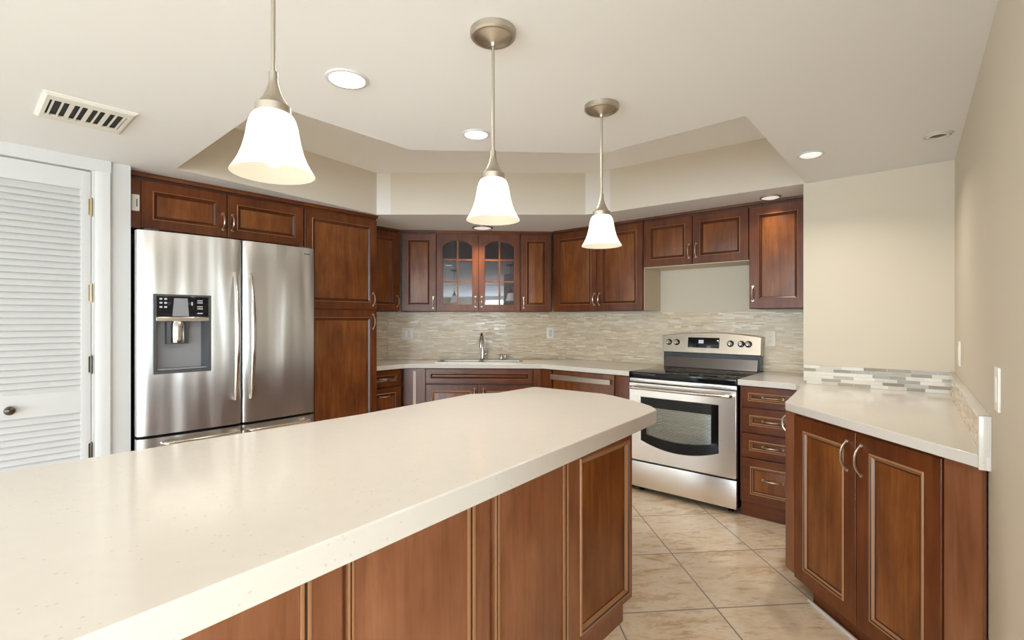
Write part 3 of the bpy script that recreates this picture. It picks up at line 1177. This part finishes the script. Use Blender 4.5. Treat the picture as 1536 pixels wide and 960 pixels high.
# pantry
cp_ = thing('pantry_cabinet', 'tall cherry pantry cabinet between refrigerator and backsplash', 'cabinet', (CX, 1.6705, 0), R(90))
wP = 2.280 - 1.6705
carcass(cp_, wP, 0.68, 0.10, ZU1, crown=0.022, m=WOOD)
bm = BM()
box(bm, 0.0, wP, 0.06, 0.66, 0.0, 0.0995)
obj('toe_kick', bm, WOOD, cp_)
make_door(cp_, 0.004, wP - 0.004, 1.392, 2.112, ('v', wP - 0.040, 1.475))
make_door(cp_, 0.004, wP - 0.004, 0.104, 1.386, ('v', wP - 0.040, 1.295), hlen=0.115)
# narrow, on the left wall
cn = thing('wall_cabinet', 'narrow shadowed single-door cabinet tucked beside the pantry', 'cabinet', (-3.84, 2.2805, ZU0), R(90))
wN = 2.780 - 2.2805
carcass(cn, wN - 0.004, 0.295, 0.0, ZU1 - ZU0 + 0.016, crown=0.03)
make_door(cn, 0.16, wN - 0.005, 0.004, 0.735, ('v', wN - 0.035, 0.095))
# the three diagonal units over the sink: line y = x + 6.6
KU = 6.60
P0 = Vector((-3.812, -3.812 + KU))


def diag_unit(t0, t1, label):
    o = Vector((1, 1)).normalized() * t0 + Vector((-KU / 2, KU / 2))
    o += Vector((-1, 1)).normalized() * 0.02
    return thing('wall_cabinet', label, 'cabinet', (o.x, o.y, ZU0), R(45)), t1 - t0


T = [-0.732, -0.398, 0.004, 0.398, 0.704]
c1, w1 = diag_unit(T[0], T[1] - 0.0005, 'single-door cherry cabinet left of the glass doors above the sink')
carcass(c1, w1, 0.26, 0.0, ZU1 - ZU0 + 0.016, crown=0.03)
make_door(c1, 0.01, w1 - 0.002, 0.004, 0.735, ('v', w1 - 0.030, 0.085))
c3, w3 = diag_unit(T[3] + 0.0005, T[4], 'single-door cherry cabinet right of the glass doors above the sink')
carcass(c3, w3, 0.26, 0.0, ZU1 - ZU0 + 0.016, crown=0.03)
make_door(c3, 0.002, w3 - 0.008, 0.004, 0.735, ('v', 0.030, 0.085))
c2, w2 = diag_unit(T[1], T[3], 'cherry cabinet with two arched glass doors above the sink')
bm = BM()
hh = ZU1 - ZU0 + 0.016
box(bm, 0, 0.018, 0, 0.26, 0, hh)
box(bm, w2 - 0.018, w2, 0, 0.26, 0, hh)
box(bm, 0.018, w2 - 0.018, 0, 0.26, 0, 0.018)
box(bm, 0.018, w2 - 0.018, 0, 0.26, hh - 0.05, hh)
box(bm, 0.018, w2 - 0.018, 0.248, 0.26, 0.018, hh - 0.05)
box(bm, w2 / 2 - 0.02, w2 / 2 + 0.02, 0.0, 0.018, 0.018, hh - 0.05)
obj('body', bm, WOOD, c2)
for z in (0.262, 0.500):
    bm = BM()
    box(bm, 0.019, w2 - 0.019, 0.03, 0.247, z, z + 0.016)
    obj('shelf', bm, WOODH, c2)
bm = BM()
prism(bm, [(-0.028, 0.016), (-0.034, 0.016), (-0.034, 0.03), (0.0, 0.03), (0.0, 0.0), (-0.022, 0.0)], 0, w2)
bmesh.ops.transform(bm, matrix=Matrix(((0, 0, 1, 0), (1, 0, 0, 0), (0, 1, 0, hh - 0.03 + 0.002), (0, 0, 0, 1))), verts=bm.verts)
obj('crown_moulding', bm, WOODH, c2, 20)


def glass_door(parent, x0, x1, z0, z1, hx):
    s = 0.058
    x0 += 0.0015
    x1 -= 0.0015
    xi0, xi1, zi0, zt = x0 + s, x1 - s, z0 + 0.062, z1 - 0.062
    n = 14
    sag = 0.055
    hole = [(xi0, zi0), (xi1, zi0)]
    for k in range(n + 1):
        q = k / n
        hole.append((xi1 + (xi0 - xi1) * q, zt - sag * abs(2 * q - 1) ** 2.2))
    bm = BM()
    plate_with_hole(bm, [(x0, z0), (x1, z0), (x1, z1), (x0, z1)], hole, -0.020, 0.0)
    d = obj('door', bm, WOOD, parent, 25, 0.002)
    bm = BM()
    xm = (xi0 + xi1) / 2
    box(bm, xm - 0.008, xm + 0.008, -0.018, -0.009, zi0 + 0.001, zt - 0.001)
    for q in (0.36, 0.70):
        z = zi0 + (zt - zi0) * q
        box(bm, xi0 + 0.001, xi1 - 0.001, -0.0175, -0.0095, z - 0.008, z + 0.008)
    obj('muntin', bm, WOODP, d)
    bm = BM()
    prism(bm, [(a + (0.001 if a < xm else -0.001), b + (0.001 if b < 0.3 else -0.001)) for a, b in hole], -0.0085, -0.0055, axis='y')
    obj('glass', bm, PANE, d)
    bm = BM()
    bow(bm, (hx, -0.020, z0 + 0.045), (hx, -0.020, z0 + 0.135), (0, -0.028, 0))
    obj('handle', bm, NICKEL, d, 40)


glass_door(c2, 0.002, w2 / 2 - 0.001, 0.004, 0.735, w2 / 2 - 0.030)
glass_door(c2, w2 / 2 + 0.001, w2 - 0.002, 0.004, 0.735, w2 / 2 + 0.030)
# over the range wall: y = 3.80 door faces
YU = 3.815
cd = thing('wall_cabinet', 'two-door cherry cabinet left of the range behind the farthest pendant', 'cabinet', (-2.797, YU, ZU0), 0)
wD = -1.864 + 2.797
carcass(cd, wD, YB - YU - 0.001, 0.0, ZU1 - ZU0 + 0.016, crown=0.03)
bm = BM()
box(bm, wD + 0.0005, wD + 0.004, 0.001, YB - YU - 0.002, 0.0, 0.735)
tag(obj('side_panel', bm, CREAM, cd), 'cream painted side')
make_door(cd, 0.014, 0.488, 0.004, 0.735, ('v', 0.464, 0.105))
make_door(cd, 0.490, wD - 0.002, 0.004, 0.735, ('v', 0.518, 0.105))
ce = thing('wall_cabinet', 'short two-door cherry cabinet directly above the range', 'cabinet', (-1.858, YU, 1.742), 0)
wE = -1.040 + 1.858
carcass(ce, wE, YB - YU - 0.001, 0.004, ZU1 - 1.742 + 0.016, crown=0.03)
bm = BM()
box(bm, 0.0, wE, 0.0, YB - YU - 0.002, -0.002, 0.0035)
tag(obj('bottom_panel', bm, CREAM, ce), 'cream painted underside')
make_door(ce, 0.002, 0.408, 0.003, 0.381, ('v', 0.382, 0.105))
make_door(ce, 0.410, wE - 0.002, 0.003, 0.381, ('v', 0.438, 0.105))
cf = thing('wall_cabinet', 'tall single-door cherry cabinet right of the range beside the wall block', 'cabinet', (-1.0395, YU, ZU0), 0)
wF = -0.6385 + 1.0395
carcass(cf, wF, YB - YU - 0.001, 0.0, ZU1 - ZU0 + 0.016, crown=0.03)
make_door(cf, 0.002, wF - 0.025, 0.002, 0.735, ('v', 0.028, 0.11), stile=0.06)
bm = BM()
box(bm, wF - 0.024, wF, -0.019, -0.0005, 0.002, 0.735)
obj('filler', bm, WOOD, cf)

# ================================================================== BASE CABINETS
ZB1 = KT - CE - 0.0005
# left drawer unit
ba = thing('base_cabinet', 'cherry drawer unit between the pantry and the sink corner', 'cabinet', (-3.645, 2.2805, 0), R(90))
wBa = 2.660 - 2.2805
carcass(ba, wBa, 0.48, 0.10, ZB1)
bm = BM()
box(bm, 0.0, wBa, 0.06, 0.48, 0.0, 0.0995)
obj('toe_kick', bm, WOODH, ba)
for z0, z1 in ((0.722, 0.868), (0.418, 0.716), (0.112, 0.412)):
    make_door(ba, 0.030, wBa - 0.01, z0, z1, ('h', wBa * 0.52, z1 - 0.072), 'drawer', 0.045, horizontal=True)
# sink base on the diagonal
off = A_ + nn * 0.055
sb = thing('sink_cabinet', 'cherry sink base with two doors under a flat false front', 'cabinet', (off.x, off.y, 0), ANG)
Ls = (B_ - A_).length
carcass(sb, Ls - 0.13, 0.40, 0.10, 0.70, x0=0.06)
bm = BM()
box(bm, 0.06, Ls - 0.07, 0.0, 0.03, 0.7005, ZB1)
obj('top_rail', bm, CARC, sb)
bm = BM()
box(bm, 0.08, Ls - 0.10, 0.06, 0.40, 0.0, 0.0995)
obj('toe_kick', bm, WOODH, sb)
make_door(sb, 0.155, 1.125, 0.735, 0.868, None, 'false_front', 0.060, horizontal=True)
for a, b, hx in ((0.155, 0.628, 0.600), (0.652, 1.125, 0.680)):
    make_door(sb, a, b, 0.112, 0.726, ('v', hx, 0.64), edge=True)
bm = BM()
box(bm, 0.629, 0.651, -0.016, -0.0005, 0.11, 0.728)
obj('stile', bm, WOOD, sb)
bm = BM()
box(bm, 0.085, 0.150, -0.016, -0.0005, 0.105, 0.868)
box(bm, -0.052, 0.0845, -0.010, -0.0005, 0.105, 0.868)
obj('filler', bm, WOOD, sb)
bm = BM()
box(bm, 0.040, 0.066, -0.015, -0.0105, 0.11, 0.845)
tag(obj('edge_strip', bm, mat('pale_strip', (0.55, 0.42, 0.32), 0.35), sb), 'pale vertical edge strip')
bm = BM()
box(bm, 1.130, Ls - 0.055, -0.016, -0.0005, 0.105, 0.868)
box(bm, Ls - 0.054, Ls - 0.035, -0.022, 0.02, 0.105, 0.868)
obj('filler', bm, WOOD, sb)
bm = BM()
prism(bm, [(1.197, -0.018), (1.290, -0.094), (1.302, -0.072), (1.205, 0.020)], 0.105, 0.868)
obj('corner_stile', bm, WOOD, sb)
# dishwasher with a wood panel
dw = thing('dishwasher', 'wood-panelled dishwasher with a long steel bar handle', 'dishwasher', (-2.555, 3.472, 0), 0)
bm = BM()
box(bm, 0.0, 0.605, 0.021, 0.58, 0.10, ZB1 - 0.004)
obj('body', bm, DGREY, dw)
bm = BM()
box(bm, 0.0, 0.605, 0.05, 0.55, 0.0, 0.0995)
obj('toe_kick', bm, BLACK, dw)
bm = BM()
box(bm, 0.001, 0.604, 0.0, 0.0205, 0.105, 0.868, bev=0.002)
pn = obj('door_panel', bm, WOODP, dw)
bm = BM()
prism(bm, [(-0.040, 0.792), (-0.044, 0.830), (-0.030, 0.836), (-0.026, 0.830), (-0.030, 0.800)], 0.004, 0.590)
bmesh.ops.transform(bm, matrix=Matrix(((0, 0, 1, 0), (1, 0, 0, 0), (0, 1, 0, 0), (0, 0, 0, 1))), verts=bm.verts)
for x in (0.006, 0.576):
    box(bm, x, x + 0.012, -0.030, -0.0003, 0.805, 0.832)
tag(obj('handle', bm, STEEL, pn), 'long flat steel bar handle')
# filler cabinet between dishwasher and range
bf = thing('filler_panel', 'slim cherry filler between dishwasher and range', 'cabinet panel', (-1.945, 3.472, 0), 0)
bm = BM()
box(bm, 0.0, 0.135, 0.004, 0.55, 0.0, ZB1)
obj('body', bm, CARC, bf)
bm = BM()
box(bm, 0.020, 0.134, -0.012, 0.0035, 0.10, 0.868, bev=0.002)
obj('stile', bm, WOOD, bf)
# four-drawer unit right of the range
bd = thing('base_cabinet', 'narrow cherry cabinet of four drawers right of the range', 'cabinet', (-1.006, 3.482, 0), 0)
wBd = -0.640 + 1.006
carcass(bd, wBd, 0.62, 0.10, ZB1, m=WOOD)
bm = BM()
box(bm, 0.0, wBd, 0.02, 0.60, 0.0, 0.0995)
obj('toe_kick', bm, WOODH, bd)
for z0, z1, hz in ((0.734, 0.870, 0.805), (0.566, 0.730, 0.650), (0.402, 0.562, 0.484), (0.110, 0.398, 0.270)):
    make_door(bd, 0.014, wBd - 0.002, z0, z1, ('h', wBd * 0.55, hz), 'drawer', 0.050, horizontal=True, edge=True, hlen=0.115)

# ---------------------------------------------------------------- peninsula
PP = Vector((-0.552, 2.692))
pc = thing('peninsula_cabinet', 'angled two-door cherry peninsula cabinet against the right wall', 'cabinet', (PP.x, PP.y, 0), R(-45))


def loc2(x, y):
    d = Vector((x, y)) - PP
    return ((d.x - d.y) / math.sqrt(2), (d.x + d.y) / math.sqrt(2))


bm = BM()
prism(bm, [loc2(*p) for p in ((-0.552, 2.692), (0.088, 2.052), (0.098, 2.060), (0.056, 3.465), (-0.600, 3.465))], 0.10, ZB1)
obj('body', bm, WOODI, pc)
bm = BM()
prism(bm, [loc2(*p) for p in ((-0.440, 2.628), (0.078, 2.110), (0.054, 3.46), (-0.55, 3.46))], 0.0, 0.0995)
obj('toe_kick', bm, WOOD, pc)
bm = BM()
a0, b0 = loc2(-0.448, 2.636), loc2(0.070, 2.118)
box(bm, a0[0], b0[0], a0[1] - 0.020, a0[1] - 0.0125, 0.0, 0.012)
tag(obj('toe_trim', bm, WHITEP, pc), 'pale trim strip along the floor')
bm = BM()
box(bm, 0.0, 0.062, -0.020, -0.0005, 0.104, 0.868, bev=0.002)
obj('filler', bm, WOODI, pc)
make_door(pc, 0.064, 0.446, 0.090, 0.860, ('v', 0.400, 0.758), edge=True, stile=0.062, hlen=0.118)
make_door(pc, 0.448, 0.808, 0.090, 0.860, ('v', 0.474, 0.758), edge=True, stile=0.062, hlen=0.118)
bm = BM()
box(bm, 0.812, 0.932, -0.016, -0.0005, 0.02, 0.870, bev=0.002)
obj('end_filler', bm, WOODI, pc)
# small door on the left return with its pull
bm = BM()
h0 = Vector((*loc2(-0.5585, 2.79), 0))
h1 = Vector((*loc2(-0.5665, 2.90), 0))
o0 = Vector((*loc2(-0.5585 - 1.0, 2.79), 0)) - h0
bow(bm, h0 + Vector((0, 0, 0.728)), h0 + Vector((0, 0, 0.842)), o0.normalized() * 0.046, 0.0045)
obj('side_handle', bm, NICKEL, pc, 40)

# ================================================================== SINK AND FITTINGS
snk = thing('sink', 'stainless double bowl sink set into the corner counter', 'sink', (sk0.x, sk0.y, KT), ANG)
bm = BM()
# rim plate around two bowls
bw = (SW - 0.09) / 2
holes = [(0.03, 0.03 + bw), (SW - 0.03 - bw, SW - 0.03)]
for x0, x1, y0, y1 in ((0, SW, 0, 0.03), (0, SW, SD - 0.03, SD), (0, 0.03, 0.03, SD - 0.03), (SW - 0.03, SW, 0.03, SD - 0.03),
                       (holes[0][1], holes[1][0], 0.03, SD - 0.03)):
    box(bm, x0, x1, y0, y1, 0.0006, 0.005)
obj('rim', bm, SINKM, snk)
for x0, x1 in holes:
    bm = BM()
    last = ring_loops(bm, [])
    top = [bm.verts.new(p) for p in ((x0, 0.03, 0.003), (x1, 0.03, 0.003), (x1, SD - 0.03, 0.003), (x0, SD - 0.03, 0.003))]
    bot = [bm.verts.new(p) for p in ((x0 + 0.012, 0.042, -0.18), (x1 - 0.012, 0.042, -0.18), (x1 - 0.012, SD - 0.042, -0.18), (x0 + 0.012, SD - 0.042, -0.18))]
    for k in range(4):
        bm.faces.new((top[(k + 1) % 4], top[k], bot[k], bot[(k + 1) % 4]))
    bm.faces.new(bot)
    b = obj('bowl', bm, SINKM, snk, 0, fix=False)
    bm = BM()
    lathe(bm, [(0.04, -0.179), (0.04, -0.176), (0.03, -0.177), (0.0, -0.178)], 24, ((x0 + x1) / 2, SD / 2, 0))
    obj('drain', bm, CHROME, b, 40)
fp = sk(SW * 0.505, SD + 0.048)
fa = thing('faucet', 'gooseneck pull-down faucet behind the sink', 'faucet', (fp.x, fp.y, KT + 0.0003), ANG)
bm = BM()
lathe(bm, [(0.0, 0.0), (0.030, 0.0), (0.030, 0.006), (0.020, 0.014), (0.0185, 0.06), (0.017, 0.10), (0.0, 0.10)], 24)
obj('base', bm, CHROME, fa, 40)
bm = BM()
pts = [(0, 0, 0.095), (0, 0, 0.18)] + [(0, -0.075 * (1 - math.cos(a)), 0.185 + 0.075 * math.sin(a)) for a in (math.pi * k / 10 for k in range(0, 9))]
tube(bm, pts, 0.0125, 14)
obj('spout', bm, CHROME, fa, 50)
bm = BM()
tube(bm, [(0, -0.141, 0.235), (0, -0.155, 0.19), (0, -0.158, 0.13)], [0.014, 0.017, 0.016], 14)
obj('spray_head', bm, CHROME, fa, 50)
bm = BM()
tube(bm, [(0.015, 0, 0.055), (0.040, 0, 0.062)], 0.010, 12)
tube(bm, [(0.034, 0, 0.062), (0.046, -0.006, 0.085), (0.050, -0.01, 0.13)], [0.008, 0.006, 0.0045], 10)
obj('lever', bm, CHROME, fa, 50)
for k, (u, lab, nm) in enumerate(((0.735, 'left one of two short steel caps behind the sink right of the faucet', 'air_gap_cap'),
                                  (0.785, 'right one of two short steel caps behind the sink right of the faucet', 'soap_dispenser'))):
    q = sk(SW * u, SD + 0.050)
    bm = BM()
    if k == 0:
        lathe(bm, [(0.0, 0.0), (0.022, 0.0), (0.022, 0.004), (0.017, 0.008), (0.017, 0.052), (0.013, 0.058), (0.0, 0.059)], 20)
    else:
        lathe(bm, [(0.0, 0.0), (0.020, 0.0), (0.020, 0.004), (0.010, 0.008), (0.010, 0.050), (0.014, 0.052), (0.014, 0.062), (0.0, 0.063)], 20)
        tube(bm, [(0, 0, 0.056), (0, -0.03, 0.058), (0, -0.045, 0.052)], 0.0045, 8)
    tag(obj(nm, bm, CHROME, None, 40, 0, (q.x, q.y, KT + 0.0003), ANG), lab, 'sink fitting')

# ================================================================== OUTLETS AND SWITCHES


def wall_plate(label, loc, rz, gangs, kind, m=PLASTIC):
    t = thing('outlet' if kind == 'o' else 'light_switch', label, 'outlet' if kind == 'o' else 'switch', loc, rz)
    w = 0.072 + 0.047 * (gangs - 1)
    bm = BM()
    box(bm, -w / 2, w / 2, -0.0065, -0.0003, -0.058, 0.058, bev=0.002)
    obj('plate', bm, m, t)
    for g in range(gangs):
        x = (g - (gangs - 1) / 2) * 0.047
        bm = BM()
        box(bm, x - 0.0168, x + 0.0168, -0.0088, -0.0067, -0.034, 0.034, bev=0.001)
        r = obj('receptacle' if kind == 'o' else 'rocker', bm, IVORY if m is PLASTIC and kind == 'o' else m, t)
        if kind == 'o':
            bm = BM()
            for z in (-0.018, 0.018):
                for dx in (-0.006, 0.006):
                    box(bm, x + dx - 0.001, x + dx + 0.001, -0.0093, -0.0089, z - 0.002, z + 0.006)
                box(bm, x - 0.002, x + 0.002, -0.0093, -0.0089, z - 0.011, z - 0.007)
            obj('slots', bm, DGREY, r)
    return t


def on_sink_wall(t, z):
    p = Vector((1, 1)).normalized() * t + Vector((-KD / 2, KD / 2)) + Vector((1, -1)).normalized() * 0.010
    return (p.x, p.y, z)


wall_plate('square two-gang white plate on the mosaic left of the faucet', on_sink_wall(-0.705, 1.170), R(45), 2, 's')
wall_plate('single white outlet on the mosaic right of the faucet', on_sink_wall(0.725, 1.175), R(45), 1, 'o')
wall_plate('ivory outlet on the mosaic right of the range', (-0.972, YB - 0.010, 1.165), 0, 1, 'o', mat('warm_ivory_plastic', (0.84, 0.76, 0.62), 0.4))
for lab, y, z in (('white switch plate on the right wall nearer the corner', 3.10, 1.15),
                  ('white switch plate on the right wall nearest the camera', 1.805, 1.127)):
    wall_plate(lab, (wall_x(y), y, z), AW + math.pi, 1, 's')
# small sensor on the cabinet filler by the white wall
sn = thing('sensor_box', 'small white plastic box with a dark slot on the cabinet filler', 'sensor', (CX + 0.0195, 0.688, 1.972), R(90))
bm = BM()
box(bm, -0.019, 0.019, -0.020, -0.0003, -0.047, 0.047, bev=0.005)
obj('case', bm, PLASTIC, sn)
bm = BM()
box(bm, 0.003, 0.008, -0.0206, -0.0201, -0.022, 0.022)
obj('slot', bm, DGREY, sn)

# ================================================================== CEILING FIXTURES
# pendants
SH = [(0.0285, 0.1215), (0.0310, 0.1205), (0.0370, 0.117), (0.0420, 0.109), (0.0465, 0.094), (0.0490, 0.078), (0.0520, 0.062), (0.0565, 0.045),
      (0.0625, 0.029), (0.0700, 0.014), (0.0785, 0.0), (0.0765, 0.0004), (0.0682, 0.0140), (0.0607, 0.0292), (0.0547, 0.0452), (0.0502, 0.062),
      (0.0472, 0.078), (0.0447, 0.0935), (0.0417, 0.105), (0.0377, 0.1135), (0.033, 0.1185), (0.029, 0.119)]
ZR = 1.600


def pendant(x, y, label):
    t = thing('pendant_light', label, 'pendant light', (x, y, ZR), 0, 'bell glass pendants over the island')
    bm = BM()
    lathe(bm, SH[:11], 48)
    lathe(bm, SH[10:], 48, mi=1)
    bmesh.ops.remove_doubles(bm, verts=bm.verts, dist=1e-5)
    s = obj('shade', bm, [SHADE, SHADEI], t, 50)
    bm = BM()
    lathe(bm, [(0.0, 0.014), (0.010, 0.016), (0.017, 0.025), (0.019, 0.038), (0.015, 0.055), (0.010, 0.075), (0.010, 0.095), (0.0, 0.096)], 20)
    obj('bulb', bm, BULB, t, 50)
    bm = BM()
    lathe(bm, [(0.0, 0.1195), (0.0325, 0.1195), (0.0335, 0.1205), (0.0335, 0.135), (0.031, 0.137), (0.029, 0.138), (0.021, 0.150), (0.0135, 0.166),
               (0.0090, 0.182), (0.0085, 0.186), (0.0085, 0.204), (0.005, 0.206), (0.0, 0.206)], 36)
    obj('fitter', bm, NICKELD, t, 40)
    bm = BM()
    top = C - ZR
    tube(bm, [(0, 0, 0.206), (0, 0, top - 0.030)], 0.0042, 12)
    obj('rod', bm, NICKELD, t, 50)
    bm = BM()
    lathe(bm, [(0.0, top - 0.046), (0.007, top - 0.046), (0.009, top - 0.036), (0.022, top - 0.028), (0.046, top - 0.019), (0.054, top - 0.015), (0.055, top - 0.021), (0.062, top - 0.021),
               (0.0665, top - 0.016), (0.067, top - 0.002), (0.067, top - 0.0003), (0.0, top - 0.0003)], 48)
    obj('canopy', bm, NICKELD, t, 35)
    d = bpy.data.lights.new('pendant_glow', 'SPOT')
    d.energy = PEND_W
    d.color = (1.0, 0.91, 0.78)
    d.spot_size = R(115)
    d.spot_blend = 0.6
    d.shadow_soft_size = 0.02
    lo = bpy.data.objects.new('pendant_glow', d)
    COL.objects.link(lo)
    lo.location = (0, 0, 0.008)
    lo.parent = t
    return t


pendant(-1.005, 0.425, 'nearest and largest-looking bell glass pendant, left over the island')
pendant(-0.985, 1.045, 'middle bell glass pendant hanging over the island')
pendant(-1.005, 1.690, 'farthest bell glass pendant over the island end')


def can(label, x, y, r, lit=True, z=C, w=None):
    t = thing('recessed_light', label, 'ceiling light', (x, y, z), 0)
    bm = BM()
    lathe(bm, [(r * 1.22, -0.0003), (r * 1.22, -0.003), (r * 1.16, -0.006), (r * 1.02, -0.006), (r, -0.002), (r, -0.0003)], 40)
    obj('trim_ring', bm, WHITEP, t, 40)
    bm = BM()
    if lit:
        lathe(bm, [(r * 0.999, -0.0005), (r * 0.98, -0.0030), (r * 0.6, -0.0045), (0.0, -0.005)], 40)
        obj('lens', bm, LENS, t, 50)
        area('recessed_glow', (0, 0, -0.012), (0, 0, 0), r * 1.6, r * 1.6, w or CAN_W, (1.0, 0.93, 0.84), t, 'DISK', 165)
    return t


can('lit recessed light left of the middle pendant, nearer the camera', -1.566, 0.915, 0.060)
can('smaller lit recessed light behind the rod of the middle pendant', -1.588, 1.572, 0.051, w=CAN_W * 2.4)
e = can('unlit eyeball recessed light close to the right wall', -0.005, 2.965, 0.046, False)
bm = BM()
lathe(bm, [(0.0455, -0.0004), (0.044, -0.006), (0.036, -0.010), (0.032, -0.009), (0.030, -0.004), (0.0, -0.0035)], 36)
g = obj('eyeball', bm, [IVORY], e, 40)
bm = BM()
lathe(bm, [(0.0295, -0.0042), (0.022, -0.0060), (0.0, -0.0085)], 30)
tag(obj('lamp_face', bm, BRONZE, g, 40), 'dark unlit lamp face')
e = can('white domed recessed light left of the eyeball light', -0.495, 2.885, 0.050, False)
bm = BM()
lathe(bm, [(0.0495, -0.0005), (0.046, -0.008), (0.034, -0.013), (0.0, -0.015)], 36)
obj('dome', bm, LENSP, e, 40)
area('recessed_glow', (0, 0, -0.02), (0, 0, 0), 0.07, 0.07, DOME_W, (1.0, 0.93, 0.84), e, 'DISK', 140)


def puck(label, x, y, r, w):
    t = thing('puck_light', label, 'ceiling light', (x, y, C), 0)
    bm = BM()
    lathe(bm, [(r, -0.0003), (r, -0.008), (r * 0.93, -0.013), (r * 0.86, -0.013), (r * 0.84, -0.010), (r * 0.84, -0.0003)], 36)
    obj('rim', bm, STEELH, t, 40)
    bm = BM()
    lathe(bm, [(r * 0.835, -0.0005), (r * 0.80, -0.012), (r * 0.5, -0.016), (0.0, -0.017)], 36)
    obj('diffuser', bm, LENSP, t, 40)
    area('puck_glow', (0, 0, -0.020), (0, 0, 0), r * 1.5, r * 1.5, w, (1.0, 0.94, 0.85), t, 'DISK', 110)


puck('flat disc light under the soffit above the sink', -3.135, 3.185, 0.095, PUCK_W)
puck('flat disc light under the soffit above the tall cabinet right of the range', -0.872, 3.690, 0.066, 1.0)

# supply-air grille in the ceiling
vg = thing('ceiling_vent', 'white ceiling air vent with dark slots near the louvred door', 'vent', (-2.632, 0.366, C), 0)
VX, VY = 0.160, 0.142
bm = BM()
ring_loops(bm, [])
for (a, b) in ((0, 1),):
    def rz4(ix, iy, z):
        return [bm.verts.new(p) for p in ((-VX + ix, -VY + iy, z), (VX - ix, -VY + iy, z), (VX - ix, VY - iy, z), (-VX + ix, VY - iy, z))]
    lv = [rz4(0, 0, -0.0003), rz4(0, 0, -0.004), rz4(0.012, 0.012, -0.012), rz4(0.060, 0.024, -0.012), rz4(0.062, 0.026, -0.004)]
    for p, q in zip(lv, lv[1:]):
        for k in range(4):
            bm.faces.new((p[k], p[(k + 1) % 4], q[(k + 1) % 4], q[k]))
obj('frame', bm, IVORY, vg, 20)
bm = BM()
box(bm, -VX + 0.05, VX - 0.05, -VY + 0.02, VY - 0.02, -0.0020, -0.0004)
obj('duct', bm, SLOT, vg)
for k in range(9):
    y = -VY + 0.034 + (2 * VY - 0.068) * k / 8
    bm = BM()
    w = 0.0075 if k in (2, 4, 6) else 0.0035
    prism(bm, [(y - w, -0.012), (y + w, -0.012), (y + w + 0.003, -0.0022), (y - w + 0.003, -0.0022)], -VX + 0.061, VX - 0.061)
    bmesh.ops.transform(bm, matrix=Matrix(((0, 0, 1, 0), (1, 0, 0, 0), (0, 1, 0, 0), (0, 0, 0, 1))), verts=bm.verts)
    obj('slat', bm, IVORY, vg, 20)

# unseen ceiling fixture added behind the camera to raise the ambient light
lv_ = thing('added_flush_light', 'added unseen round flush ceiling light behind the camera', 'ceiling light', (1.0, -3.6, C), 0)
bm = BM()
lathe(bm, [(0.20, -0.0003), (0.20, -0.02), (0.18, -0.04), (0.0, -0.06)], 36)
obj('diffuser', bm, LENS, lv_, 40)
area('flush_glow', (0, 0, -0.07), (0, 0, 0), 0.36, 0.36, LIV_W, (1.0, 0.95, 0.89), lv_, 'DISK', 170)
